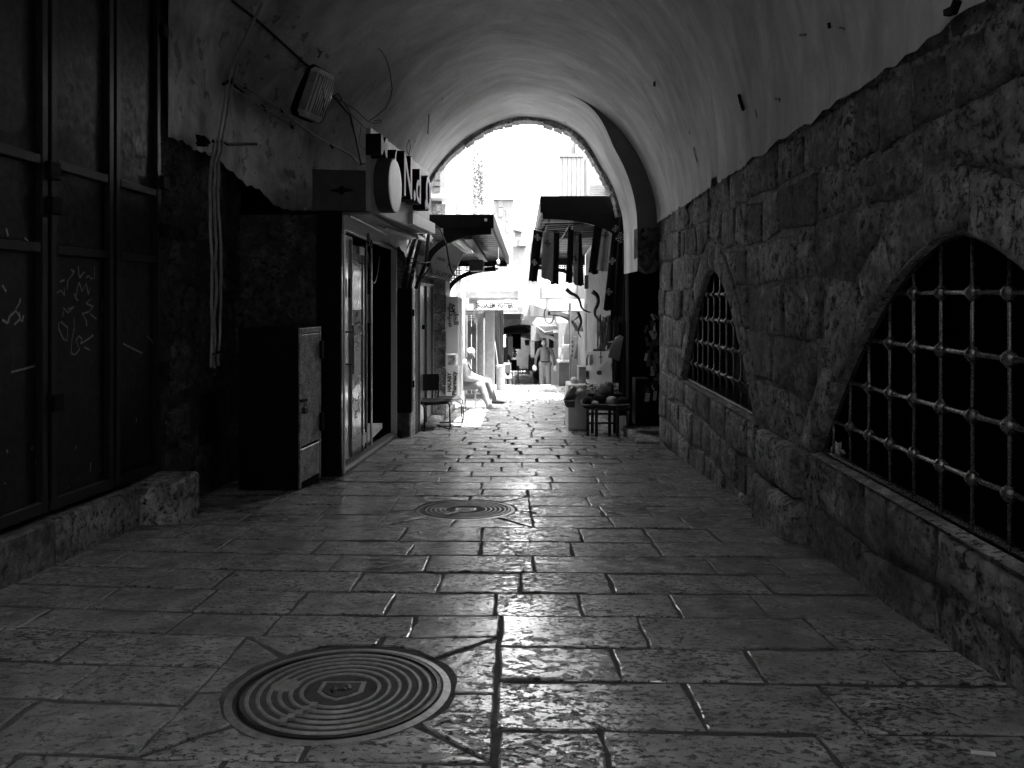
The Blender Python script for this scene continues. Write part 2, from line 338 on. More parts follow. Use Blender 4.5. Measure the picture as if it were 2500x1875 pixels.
# ---------------------------------------------------------------- right stone wall with two barred windows
ZS = H-.98
WIN = [(3.2, 1.56, 1.235), (7.43, 1.43, 1.225)]
def arch_z(y, w_, o=0):
    yc, hw, hh = w_; t = abs(y-yc)/(hw+o)
    return None if t >= 1 else ZS+(hh+o*1.1)*(1-t**1.7)
wall = thing('stone_wall', 'weathered limestone wall with two pointed barred windows along the right side', 'wall', (1.95, 5, -.4))
m = MB(); ys = sorted(set([-6+i*1.2 for i in range(6)]+[1.6+i*.06 for i in range(147)]+[YS])); ys = [y for y in ys if y <= YS]
def wp(y, z, dep): return V(xw(y)+.01-dep, y, z)
top = H+1.32; lin = MB()
for y0, y1 in zip(ys, ys[1:]):
    segs = []
    ws = [w_ for w_ in WIN if arch_z(y0, w_) is not None or arch_z(y1, w_) is not None]
    zb0, zb1 = zf(y0)-.15, zf(y1)-.15
    if ws:
        a0 = arch_z(y0, ws[0]) or ZS; a1 = arch_z(y1, ws[0]) or ZS
        segs = [(zb0, ZS, zb1, ZS), (a0, top, a1, top)]
        m.add([wp(y0, a0, 0), wp(y1, a1, 0), wp(y1, a1, -.045), wp(y0, a0, -.045)], [(0, 1, 2, 3)])
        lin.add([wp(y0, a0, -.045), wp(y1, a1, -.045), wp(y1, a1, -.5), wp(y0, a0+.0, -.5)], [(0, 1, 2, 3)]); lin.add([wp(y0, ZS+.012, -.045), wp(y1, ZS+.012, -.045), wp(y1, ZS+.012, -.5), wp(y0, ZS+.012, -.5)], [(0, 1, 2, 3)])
        m.add([wp(y0, ZS, .02), wp(y1, ZS, .02), wp(y1, ZS+.010, -.045), wp(y0, ZS+.010, -.045)], [(0, 1, 2, 3)])
    else: segs = [(zb0, top, zb1, top)]
    for a0, b0, a1, b1 in segs:
        m.add([wp(y0, a0, 0), wp(y1, a1, 0), wp(y1, b1, 0), wp(y0, b0, 0)], [(0, 1, 2, 3)])
m.box(2.02, 2.5, YS-.03, YS, -1.2, top)
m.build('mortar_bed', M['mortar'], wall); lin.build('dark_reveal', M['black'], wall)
def clip(poly, q, n_):
    out = []
    for i in range(len(poly)):
        a, b = poly[i], poly[(i+1) % len(poly)]; da = (a[0]-q[0])*n_[0]+(a[1]-q[1])*n_[1]; db = (b[0]-q[0])*n_[0]+(b[1]-q[1])*n_[1]
        if da >= 0: out.append(a)
        if da*db < 0: t = da/(da-db); out.append((a[0]+(b[0]-a[0])*t, a[1]+(b[1]-a[1])*t))
    return out
def area(p): return abs(sum(p[i][0]*p[(i+1) % len(p)][1]-p[(i+1) % len(p)][0]*p[i][1] for i in range(len(p))))/2
def resample(poly, d, j=0):
    out = []
    for i in range(len(poly)):
        a, b = poly[i], poly[(i+1) % len(poly)]; L = math.dist(a, b); k = max(1, round(L/d))
        for t in range(k):
            u = t/k; out.append((a[0]+(b[0]-a[0])*u+random.uniform(-j, j), a[1]+(b[1]-a[1])*u+random.uniform(-j, j)))
    return out
nstone = 0
def wall_stone(poly, proud, mat, rough=.012, name='stone', d=.075, parent=None, mp=None):
    global nstone; nstone += 1
    mp = mp or wp; poly = resample(poly, d, .006); n = len(poly); cx_ = sum(p[0] for p in poly)/n; cy_ = sum(p[1] for p in poly)/n
    m = MB(); rings = []; sz = math.sqrt(area(poly))
    for k, (ins, dep) in enumerate(((0, -.02), (.003, proud*.4-.006), (.009, proud*.75-.001), (.05, proud), (.15, proud))):
        f = max(.1, 1-ins*2/sz*1.0); g = []
        for y, z in poly:
            yy = cx_+(y-cx_)*f; zz = cy_+(z-cy_)*f
            e = 0 if k == 0 else rough*(nz(yy*9, zz*9, 3)*1.2+nz(yy*24, zz*24, 7)*.7)*(.5 if k == 1 else 1)
            g.append(mp(yy, zz, dep+e))
        rings.append(g)
    vs = [q for g in rings for q in g]+[mp(cx_, cy_, proud+.008+rough*nz(cx_*9, cy_*9))]
    fs = [(i*n+k, i*n+(k+1) % n, (i+1)*n+(k+1) % n, (i+1)*n+k) for i in range(4) for k in range(n)]+[(4*n+k, 4*n+(k+1) % n, 5*n) for k in range(n)]
    m.add(vs, fs); return m.build(name, mat, parent or wall, smooth=True)
def arc_pts(w_, o, n=60):
    yc, hw, hh = w_; W = hw+o; return [(yc+W*t, ZS+(hh+o*1.1)*(1-abs(t)**1.7)) for t in [(-1+2*i/n) for i in range(n+1)]]
random.seed(11)
BAND = .27
outer = [arc_pts(w_, BAND) for w_ in WIN]
zc = [H-2.25, H-1.92, H-1.60, H-1.29, H-.985, H-.63, H-.27, H+.07, H+.42, H+.75, H+1.07, H+1.32]
for ci, (z0, z1) in enumerate(zip(zc, zc[1:])):
    y = 1.2-random.uniform(0, .4)
    while y < YS-.02:
        L = random.choice((random.uniform(.24, .4), random.uniform(.4, .62), random.uniform(.6, .9)))*(.9 if z0 > H+.4 else 1); y1 = min(YS-.01, y+L)
        if YS-y1 < .2: y1 = YS-.01
        g = .010; jz = lambda: random.uniform(-.016, .016)
        if z0 > H+1.0: g = .014
        wz = lambda yy, z: z+(.07*nz(yy*1.1, z*3)+.03*nz(yy*3, z*7) if z not in (zc[4], zc[-1]) else 0)
        poly = [(y+g, wz(y, z0)+g+jz()), (y1-g, wz(y1, z0)+g+jz()), (y1-g+jz(), wz(y1, z1)-g+jz()), (y+g, wz(y, z1)-g+jz())]
        yc = (y+y1)/2; y = y1
        if z1 < zf(yc)-.02 or (4.87 < yc < 5.85 and z1 < H-.95): continue
        c = (yc, (z0+z1)/2); ok = True
        if z0 > ZS-.03:
            for w_, arc in zip(WIN, outer):
                near = min(range(1, len(arc)-1), key=lambda i: math.dist(arc[i], c)); q = arc[near]
                tx, tz = arc[near+1][0]-arc[near-1][0], arc[near+1][1]-arc[near-1][1]; l = math.hypot(tx, tz); nn = (-tz/l, tx/l)
                az = arch_z(c[0], w_, BAND)
                if math.dist(q, c) < 1.0 or az is not None: poly = clip(poly, (q[0]+nn[0]*.008, q[1]+nn[1]*.008), nn)
                if len(poly) < 3 or area(poly) < .012: ok = False; break
        if not ok: continue
        smoothish = (yc > 8.9) or random.random() < .2 or z1 < H-.97 and yc > 5.8
        wall_stone(poly, random.uniform(.004, .036), M['dress'] if smoothish else M['wall'], .006 if smoothish else .015)
# arch stones of both windows
for w_ in WIN:
    A = arc_pts(w_, .004, 48); B = arc_pts(w_, BAND-.008, 48)
    cuts = [0, 6, 12, 17, 22, 26, 31, 36, 42, 48] if w_[0] > 5 else [0, 5, 13, 18, 22, 26, 32, 36, 42, 48]
    for a, b in zip(cuts, cuts[1:]):
        s1 = .12
        inn = [A[i] for i in range(a, b+1)]; ou = [B[i] for i in range(a, b+1)]
        inn = [(p[0], p[1]) for p in inn]; poly = inn+ou[::-1]
        c = (sum(p[0] for p in poly)/len(poly), sum(p[1] for p in poly)/len(poly)); poly = [(c[0]+(p[0]-c[0])*.985, c[1]+(p[1]-c[1])*.985) for p in poly]
        wall_stone(poly, .012+random.uniform(0, .008), M['dress'] if (a+b) % 3 else M['wall'], .004, 'arch_stone', .09)
# projecting foot of the pier
random.seed(3)
for (a, b, z0, z1, pr_) in ((4.9, 5.75, H-1.95, H-1.32, .12), (4.93, 5.3, H-1.31, H-.99, .09), (5.31, 5.72, H-1.31, H-.99, .10)):
    wall_stone([(a, z0), (b, z0), (b, z1), (a, z1)], pr_, M['dress'], .008, d=.1)
# dark rooms behind the windows
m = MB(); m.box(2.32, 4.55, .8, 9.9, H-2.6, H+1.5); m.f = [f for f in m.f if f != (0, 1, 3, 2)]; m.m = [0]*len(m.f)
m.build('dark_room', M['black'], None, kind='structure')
# iron grilles
for gi, (w_, y0, dy) in enumerate(((WIN[0], 1.68, .243), (WIN[1], 6.12, .243))):
    xg = lambda y: xw(y)+.065
    fr = MB(); A = arc_pts(w_, -.004, 40); pts = [V(xg(p[0]), p[0], p[1]) for p in A]; fr.tube(pts, .008, 4)
    fr.bar(V(xg(w_[0]-w_[1]), w_[0]-w_[1]+.03, ZS+.03), V(xg(w_[0]+w_[1]), w_[0]+w_[1]-.03, ZS+.03), .03, .02)
    gr = fr.build('window_grille', M['iron'], wall, label='wrought iron grille of the %s pointed window' % ('nearer, larger' if gi == 0 else 'farther'))
    rails = [H+.012, H-.238, H-.49, H-.745]
    for z in rails:
        t = (1-(z-ZS)/w_[2])**(1/1.7)*w_[1]; m = MB(); ya, yb = w_[0]-t, w_[0]+t
        m.tube([V(xg(ya), ya, z), V(xg((ya+yb)/2), (ya+yb)/2, z+.002), V(xg(yb), yb, z)], .012, 8); m.build('rail', M['iron'], gr, smooth=True)
    y = y0
    while y < w_[0]+w_[1]-.02:
        zt = arch_z(y, w_)
        if zt and zt-ZS > .1:
            m = MB(); x = xg(y); jj = random.uniform(-.004, .004); m.tube([V(x, y, ZS), V(x, y+jj, (ZS+zt)/2), V(x, y, zt+.01)], .0085, 6)
            m.build('bar', M['iron'], gr, smooth=True)
            for z in rails:
                if z < zt-.02:
                    m = MB(); m.lathe(V(x, y, z-.030), [(.012, -.004), (.023, .010), (.031, .022), (.031, .038), (.023, .050), (.012, .064)], 10); m.build('collar', M['iron'], gr, smooth=True)
        y += dy
# crumpled paper on the sill, left corner of the near window
m = MB(); m.ball(V(1.97, 4.62, ZS+.05), .035, .04, .045, 10, 7, .8); m.build('crumpled_paper', M['white'], None, label='crumpled white paper stuck in the corner of the near window sill', cat='paper')
# ---------------------------------------------------------------- left wall beyond the metal doors
lw = thing('rubble_wall', 'sooty rubble wall with peeling plaster behind the conduits', 'wall', (-2.7, 6.9, -.5))
def lw_pt(y, z): e = .05*nz(y*2.2, z*2.2, 4)+.035*nz(y*6, z*6, 9)+.02*nz(y*17, z*17, 2)+.008*nz(y*40, z*40); return V(-2.69+e, y, z)
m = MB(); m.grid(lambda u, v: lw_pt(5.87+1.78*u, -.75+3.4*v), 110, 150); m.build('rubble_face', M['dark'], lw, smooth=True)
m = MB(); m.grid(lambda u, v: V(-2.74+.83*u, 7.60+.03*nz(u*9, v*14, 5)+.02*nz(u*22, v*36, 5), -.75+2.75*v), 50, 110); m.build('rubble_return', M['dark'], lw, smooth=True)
random.seed(5)
# large blocks that still read in the rubble face
for (y, z, a, b) in ((5.97, .02, .42, .30), (6.02, -.36, .36, .34), (6.45, -.30, .5, .36), (6.08, .42, .33, .38), (6.02, .90, .34, .30), (6.1, 1.3, .42, .36), (6.06, 1.72, .34, .30), (6.95, .5, .36, .3), (6.62, 1.7, .42, .32), (7.15, 1.25, .4, .34), (6.58, 2.08, .5, .26)):
    poly = [(y+random.uniform(-.03, .03), z+random.uniform(-.03, .03)), (y+a+random.uniform(-.04, .04), z+random.uniform(-.03, .04)), (y+a+random.uniform(-.06, .02), z+b), (y+random.uniform(0, .06), z+b+random.uniform(-.05, .02))]
    wall_stone(poly, .06, M['dark'], .03, 'stone', .06, lw, lambda yy, zz, dep: V(-2.69+dep*.8, yy, zz))
# kerb under the doors
kb = thing('kerb_plinth', 'low worn stone plinth under the dark metal doors', 'plinth', (-2.7, 4, -.1))
def ktop(y): return H-1.02-.06*y
for a, b in ((1.2, 2.35), (2.37, 3.5), (3.52, 4.42), (4.44, 5.43)):
    m = MB(); m.add([V(x, y, z) for x in (-2.95, -2.6+random.uniform(-.01, .01)) for y in (a, b) for z in (zf(y)-.1, ktop(y))], [(0, 1, 3, 2), (4, 6, 7, 5), (0, 4, 5, 1), (2, 3, 7, 6), (0, 2, 6, 4), (1, 5, 7, 3)])
    m.build('stone', M['kerb'], kb, bev=.015)
m = MB(); m.box(-2.95, -2.36, 5.46, 5.86, zf(5.6)-.1, H-1.335, .012); m.build('stone', M['kerb'], kb, bev=.02)
m = MB(); m.box(-2.95, -2.64, 1.2, 5.5, -.6, ktop(5.6)+.0); m.box(-3.0, -2.9, -6, 5.9, -.5, 3.7); m.box(-3.0, -2.69, 5.86, 5.9, -.2, 3.6); m.build('door_recess', M['dark'], kb)
m = MB(); m.box(-4.6, -2.63, -6, 1.2, -.5, 3.8); m.build('back_wall', M['dark'], None, kind='structure')
# ---------------------------------------------------------------- street: paving stones on a bed
def xleft(y): return interp(y, [(0, -2.66), (7.5, -2.66), (7.6, -1.74), (11.4, -1.74), (11.5, -1.45), (14.4, -1.45), (14.5, -1.2), (24, -1.1), (25, -.75), (70, -.6)])
def xright(y): return interp(y, [(0, 1.86), (10.4, 2.03), (10.5, 2.3), (11.7, 2.3), (12, 1.8), (18.5, 1.8), (18.6, 2.1), (24, 2.1), (25, 1.7), (70, 1.3)])
m = MB(); yy = [-24, -11, -4, 0, 2, 4, 6, 8, 10, 12, 14.4, 16.8, 19, 24, 24.02, 25, 35, 50, 71, 90]
for a, b in zip(yy, yy[1:]): dj = .0055 if a < 8 else .03; m.add([V(-5, a, zf(a)-dj), V(5, a, zf(a)-dj), V(5, b, zf(b)-dj), V(-5, b, zf(b)-dj)], [(0, 1, 2, 3)])
street = m.build('street', M['joint'], None, kind='structure', origin=V(0, 0, 0))
def warp(x, y): return y-.022*x+(.10*(max(0, -x-1.0))**1.3)*max(0, 1-y/9)
random.seed(21)
def pave_stone(poly, parent, name='paving_stone', fine=True, bm_=None):
    cx_ = sum(p[0] for p in poly)/len(poly); cy_ = sum(p[1] for p in poly)/len(poly)
    dz = random.uniform(-.003, .004); tx, ty = random.uniform(-.008, .008), random.uniform(-.008, .008)
    q = resample(poly, .075 if fine else .5, (.006 if fine else 0)); n = len(q); rings = []
    for ins, dd in (((0, -.04), (0, -.004), (.002, -.0015), (.008, 0)) if fine else ((0, -.05), (0, -.006), (.012, 0))):
        g = []
        for x, y in q:
            L = math.hypot(x-cx_, y-cy_); f = 1-ins/max(.05, L); X = cx_+(x-cx_)*f; Y = cy_+(y-cy_)*f
            e = .0025*nz(X*7, Y*7, 4) if fine else 0
            Yw = warp(X, Y); g.append(V(X, Yw, zf(Yw)+dz+tx*(X-cx_)+ty*(Y-cy_)+dd+e))
        rings.append(g)
    k_ = len(rings); vs = [p for g in rings for p in g]; fs = [(i*n+k, i*n+(k+1) % n, (i+1)*n+(k+1) % n, (i+1)*n+k) for i in range(k_-1) for k in range(n)]+[tuple((k_-1)*n+k for k in range(n))]
    if bm_ is not None: bm_.add(vs, fs); return
    m = MB(); m.add(vs, fs); m.build(name, M['pave'], parent)
def rect(x0, x1, y0, y1, g):
    j = lambda: random.uniform(-.006, .006)
    h = g+.005; return [(x0+g+j(), y0+h+j()), (x1-g+j(), y0+h+j()), (x1-g+j(), y1-h+j()), (x0+g+j(), y1-h+j())]
MH = [(-.61, 2.775, .372, (-1.12, -.05, 2.27, 3.27)), (-.346, 6.02, .36, (-.93, .16, 5.38, 6.58))]
count = 0; rest = MB()
def row(y0, y1, xa_, xb_, joints=None, g=.007):
    global count
    xs = [xa_]
    if joints:
        first = min(joints); x = first; lst = []
        while x > xa_+.3: lst.append(x); x -= random.uniform(.42, .7)
        xs += sorted(set(lst))+[j_ for j_ in joints if j_ != first]
        if xs[1]-xs[0] < .22 and len(xs) > 2: xs.pop(1)
    x = xs[-1]
    while x < xb_-.25:
        x = x+random.uniform(.36, .78)
        if x < xb_-.2: xs.append(x)
        else: break
    xs.append(xb_)
    for a, b in zip(xs, xs[1:]):
        c = ((a+b)/2, (y0+y1)/2)
        vis = c[1] > 2.05
        if vis and count < 285: pave_stone(rect(a, b, y0, y1, g*random.uniform(.7, 1.4)), street); count += 1
        else: pave_stone(rect(a, b, y0, y1, g*random.uniform(.8, 1.3)), None, fine=False, bm_=rest)
# rows beside and around the near manhole, on both sides of the long central joint
for (a, b, j_) in ((1.05, 1.4, None), (1.4, 1.75, None), (1.75, 2.1, None), (2.1, 2.47, [.29]), (2.47, 2.84, [.635, 1.13]), (2.84, 3.17, [.41, .945, 1.46]), (3.17, 3.55, [.58, 1.34])):
    row(a, b, -.045, xright(a), j_)
for (a, b) in ((1.05, 1.4), (1.4, 1.72), (1.72, 2.0), (2.0, 2.27), (3.27, 3.55)): row(a, b, -2.62, -.045)
for (a, b) in ((2.27, 2.61), (2.61, 2.93), (2.93, 3.27)): row(a, b, -2.62, -1.12)
for (a, b, j_) in ((3.55, 3.9, [-1.5, -1.03, -.573, -.07, .34, .79, 1.2]), (3.9, 4.26, [-1.54, -.81, -.37, .056, .53, 1.34]), (4.26, 4.62, [-1.01, -.48, .14, 1.15]), (4.62, 4.97, [-1.2, -.61, -.18, .38, .915]), (4.97, 5.38, [-.71, -.19, .47, .92])):
    row(a, b, xleft(a), xright(a), j_)
for (a, b) in ((5.38, 5.78), (5.78, 6.17), (6.17, 6.58)):
    row(a, b, xleft(a), -.93); row(a, b, .16, xright(a))
y = 6.58
while y < 23.9:
    h = random.uniform(.30, .39)*(1 if y < 16 else 1.0); y1 = y+h
    if y1 > 23.8: y1 = 24.0
    row(y, y1, xleft((y+y1)/2), xright((y+y1)/2), None, .008 if y < 8.5 else .016); y = y1
y = 24.05
while y < 70: h = random.uniform(.35, .5) if y < 32 else 1.0; row(y, y+h, xleft(y), xright(y), None, .012); y += h
for (cx_, cy_, r_, (xa_, xb_, ya_, yb_)) in MH:
    cor = [(xb_, yb_), (xa_, yb_), (xa_, ya_), (xb_, ya_)]; mids = [((xa_+xb_)/2+.05, yb_), (xa_, (ya_+yb_)/2-.05), ((xa_+xb_)/2-.04, ya_), (xb_, (ya_+yb_)/2-.04)]
    loop = [cor[0], mids[0], cor[1], mids[1], cor[2], mids[2], cor[3], mids[3]]
    ang = [math.atan2(p[1]-cy_, p[0]-cx_) for p in loop]
    for i in range(8):
        a0, a1 = ang[i], ang[(i+1) % 8]
        if a1 < a0: a1 += 2*math.pi
        R_ = r_+.045; arc = [(cx_+R_*math.cos(a1+(a0-a1)*k/5), cy_+R_*math.sin(a1+(a0-a1)*k/5)) for k in range(6)]
        poly = [loop[i], loop[(i+1) % 8]]+arc; c = (sum(p[0] for p in poly)/8, sum(p[1] for p in poly)/8)
        # pull every vertex off its joint
        qq = [(p[0]+(c[0]-p[0])/max(.1, math.dist(p, c))*.013, p[1]+(c[1]-p[1])/max(.1, math.dist(p, c))*.013) for p in poly]
        pave_stone(qq, street); count += 1
rest.build('far_paving', M['pave'], street, kind='stuff')
# manhole covers
for i, (cx_, cy_, r_, _) in enumerate(MH):
    o = V(cx_, warp(cx_, cy_) if i else cy_, 0); o.z = zf(o.y)-.004; ax = V(0, .078, 1).normalized()
    t = thing('manhole_cover', ('large round cast iron manhole cover nearest the camera, with a shield emblem' if i == 0 else 'smaller looking round manhole cover farther along, polished by footsteps'), 'manhole cover', o, 'manhole covers')
    m = MB(); m.lathe(o-ax*.02, [(r_+.028, 0), (r_+.028, .018), (r_-.002, .022), (r_-.004, .004)], 64, ax); m.build('cover_frame', M['wornmetal'], t, smooth=False)
    prof = []; r = r_-.012; k = 0
    prof += [(r, -.014), (r, .004), (r-.014, .005), (r-.02, -.008)]
    prof += [(r-.02, -.013), (.001, -.013)]
    m = MB(); m.lathe(o, prof, 72, ax); pl = m.build('cover_plate', M['castiron'], t)
    r -= .045
    while r > .12:
        m = MB(); wd = .015; m.lathe(o, [(r+wd, -.014), (r+wd, .001), (r+wd-.003, .004), (r+.003, .004), (r, .001), (r, -.014)], 72, ax)
        m.f = [f for f in m.f if len(f) == 4]; m.m = [0]*len(m.f); m.build('ring_ridge', M['wornmetal'], pl); r -= .037
    e1 = V(1, 0, 0); e2 = ax.cross(e1)
    sh = [(a*1.35, b*1.35) for a, b in [(-.06, .055), (.06, .055), (.062, -.01), (.035, -.042), (0, -.062), (-.035, -.042), (-.062, -.01)]]
    m = MB(); m.prism([o+e1*a+e2*b-ax*.008 for a, b in sh], ax*.008); em = m.build('emblem', M['wornmetal'], t, bev=.002)
    m = MB(); m.prism([o+e1*a*.78+e2*b*.78+ax*.0005 for a, b in sh], ax*.002)
    m.ball(o+ax*.003+e1*.004, .022, .016, .004, 8, 5, .6)
    m.ball(o+ax*.003+e1*.02+e2*.012, .016, .02, .004, 8, 5, .6); m.ball(o+ax*.003-e1*.022-e2*.004, .014, .022, .004, 8, 5, .6)
    m.build('shield_relief', M['castiron'], em)
    m = MB(); a = R(160); m.lathe(o+e1*math.cos(a)*r_*.60+e2*math.sin(a)*r_*.3-ax*.010, [(.052, 0), (.052, .010), (.048, .0115), (.001, .0115)], 24, ax); m.build('plug', M['wornmetal'] if i == 0 else M['castiron'], t)
    m = MB(); a = R(245)
    for q in range(5): c = o+e1*math.cos(a)*(.15+q*.038)+e2*math.sin(a)*(.15+q*.038); m.box(c.x-.012, c.x+.012, c.y-.013, c.y+.013, c.z-.01-(c.y-o.y)*.078, c.z+.0005-(c.y-o.y)*.078)
    m.build('key_strip', M['wornmetal'], t)
q = P(2402, 1788, 2.31); z = zf(q.y); m = MB(); m.add([V(q.x-.035, q.y+.006, z+.003), V(q.x+.03, q.y-.012, z+.004), V(q.x+.035, q.y+.002, z+.010), V(q.x-.03, q.y+.016, z+.008), V(q.x, q.y, z+.013)], [(0, 1, 4), (1, 2, 4), (2, 3, 4), (3, 0, 4), (0, 3, 2, 1)])
m.build('paper_scrap', M['white'], None, label='tiny torn white paper scrap lying on the paving near the right wall', cat='litter')
# ---------------------------------------------------------------- helpers that place things on the vault
from mathutils.bvhtree import BVHTree
def bvh(objs):
    vs, fs = [], []
    for o in objs:
        b = len(vs); q = ORG[o.name]; vs += [v.co+q for v in o.data.vertices]; fs += [[b+i for i in p.vertices] for p in o.data.polygons]
    return BVHTree.FromPolygons(vs, fs)
TREE = bvh([vault, inner]+[c for c in bpy.data.objects if c.name.startswith('rubble_') and c.type == 'MESH'])
EYE = V(0, 0, H)
def surf(px, py, off=.02):
    d = (P(px, py, 1)-EYE).normalized(); h, n_, i, k = TREE.ray_cast(EYE, d)
    if h is None: return None, None
    if h.x < -2.55 and h.y > 5.8 and off > 0: h = EYE+d*(2.56/-d.x)
    if n_.dot(d) > 0: n_ = -n_
    return h+n_*off, n_
def on_surf(pts, off=.02, sub=4):
    out = []
    for (a, b), (c, d) in zip(pts, pts[1:]):
        for k in range(sub):
            h, _ = surf(a+(c-a)*k/sub, b+(d-b)*k/sub, off)
            if h: out.append(h)
    h, _ = surf(*pts[-1], off)
    if h: out.append(h)
    return out
AR = {'ا': ('FE8D', 'FE8E', None, None), 'أ': ('FE83', 'FE84', None, None), 'ب': ('FE8F', 'FE90', 'FE91', 'FE92'), 'ة': ('FE93', 'FE94', None, None), 'ت': ('FE95', 'FE96', 'FE97', 'FE98'),
    'ث': ('FE99', 'FE9A', 'FE9B', 'FE9C'), 'ح': ('FEA1', 'FEA2', 'FEA3', 'FEA4'), 'د': ('FEA9', 'FEAA', None, None), 'ر': ('FEAD', 'FEAE', None, None), 'س': ('FEB1', 'FEB2', 'FEB3', 'FEB4'),
    'ص': ('FEB9', 'FEBA', 'FEBB', 'FEBC'), 'ع': ('FEC9', 'FECA', 'FECB', 'FECC'), 'ق': ('FED5', 'FED6', 'FED7', 'FED8'), 'ك': ('FED9', 'FEDA', 'FEDB', 'FEDC'), 'ل': ('FEDD', 'FEDE', 'FEDF', 'FEE0'),
    'م': ('FEE1', 'FEE2', 'FEE3', 'FEE4'), 'ن': ('FEE5', 'FEE6', 'FEE7', 'FEE8'), 'و': ('FEED', 'FEEE', None, None), 'ي': ('FEF1', 'FEF2', 'FEF3', 'FEF4')}
def arabic(s):
    out = []
    for i, c in enumerate(s):
        if c not in AR: out.append(c); continue
        pj = i > 0 and s[i-1] in AR and AR[s[i-1]][2]; nj = i+1 < len(s) and s[i+1] in AR and AR[c][2]
        out.append(chr(int(AR[c][3 if pj and nj else 1 if pj else 2 if nj else 0], 16)))
    return ''.join(out[::-1])
# ---------------------------------------------------------------- metal doors on the left
DX = -2.66
md = thing('metal_doors', 'tall dark riveted sheet steel doors with scratched graffiti above the stone plinth', 'door', (DX, 4.4, 0))
def dbot(y): return ktop(y)+.04
leaves = [(1.3, 2.88), (2.90, 4.43), (4.45, 5.165), (5.185, 5.86)]
for li, (a, b) in enumerate(leaves):
    m = MB(); m.add([V(x, y, z) for x in (DX-.05, DX-.03) for y in (a, b) for z in (dbot(y), 3.55)], [(0, 1, 3, 2), (4, 6, 7, 5), (0, 4, 5, 1), (2, 3, 7, 6), (0, 2, 6, 4), (1, 5, 7, 3)])
    lf = m.build('door_leaf', M['door'], md)
    for yy, wd in ((a+.035, .055), (b-.035, .055)):
        m = MB(); m.bar(V(DX-.012, yy, dbot(yy)), V(DX-.012, yy, 3.55), .04, wd, (0, 1, 0)); m.build('frame_bar', M['doorframe'], lf, bev=.004)
    for z0, z1 in ((H+.745, H+.80), (H+.245, H+.30)):
        m = MB(); m.box(DX-.03, DX+.004, a+.07, b-.07, z0, z1); m.build('frame_bar', M['doorframe'], lf, bev=.004)
    m = MB(); m.bar(V(DX-.012, a, dbot(a)+.035), V(DX-.012, b, dbot(b)+.035), .036, .07); m.build('frame_bar', M['doorframe'], lf, bev=.004)
for y, z in ((4.45, H+.52), (5.87, H+.50), (5.87, H+2.02), (5.87, H-.55), (4.47, H-.62), (4.44, H+.72), (5.87, H+.86)):
    m = MB(); m.box(DX+.003, DX+.045, y-.05, y+.05, z-.05, z+.05); m.build('hinge', M['black'], md, bev=.005)
def door_strokes(strokes, w_, mat, name):
    m = MB()
    for s in strokes:
        pts = []
        for x_, y_ in s:
            q = PX(x_*.3858, 600+y_*.3858, DX-.028); pts.append(q)
        if len(pts) == 1: pts.append(pts[0]+V(0, .01, .03))
        for a, b in zip(pts, pts[1:]):
            d = (b-a); n_ = d.cross(V(1, 0, 0)).normalized()*w_*random.uniform(.5, 1.1)
            m.add([a-n_, a+n_, b+n_*.9, b-n_*.9], [(0, 1, 2, 3)])
    return m.build(name, mat, md)
chalk = simple('worn chalk paint', .34, .8, 0, .5, 60, 0)
door_strokes([[(600, 130), (598, 170), (597, 210)], [(545, 205), (560, 190), (580, 210), (590, 205)], [(505, 205), (535, 165), (500, 200), (495, 130)], [(450, 150), (470, 165), (430, 220), (425, 275)],
    [(360, 300), (385, 280), (410, 320), (405, 260)], [(410, 215), (380, 228)], [(480, 330), (490, 260), (500, 230), (520, 290), (545, 235), (560, 310), (572, 260)], [(495, 345), (480, 335), (470, 300)],
    [(575, 335), (545, 365), (590, 385), (560, 420), (520, 430), (545, 470), (550, 510)], [(650, 340), (648, 410)], [(610, 465), (570, 430)], [(400, 390), (430, 425), (470, 385), (430, 402)], [(395, 450), (405, 400)],
    [(375, 480), (370, 520), (400, 590), (425, 600), (430, 520), (385, 480)], [(468, 460), (470, 520), (455, 600), (450, 680), (475, 690), (505, 655), (480, 600), (500, 570), (520, 590), (510, 620), (560, 590), (590, 565)], [(530, 640), (570, 660)]], .006, chalk, 'graffiti')
door_strokes([[(130, 335), (120, 370), (100, 400)], [(15, 470), (50, 490), (60, 450), (100, 410), (130, 460), (90, 500)], [(120, 420), (135, 480)], [(150, 440), (140, 480)], [(15, 250), (40, 290)], [(575, 1370), (572, 1430)], [(475, 1285), (485, 1268)], [(225, 1380), (232, 1345)], [(45, 1290), (48, 1312)],
    [(200, 1290), (205, 1270)], [(630, 1412), (635, 1430)], [(40, -110), (52, -60)], [(155, -50), (180, -30)], [(70, 800), (150, 780), (220, 760)], [(30, 1500), (32, 1508)], [(435, 1525), (438, 1535)], [(860, 1115), (865, 1095)], [(740, 560), (760, 640)], [(930, 570), (960, 600), (985, 680)], [(780, 620), (900, 680)]], .007, chalk, 'scratches')
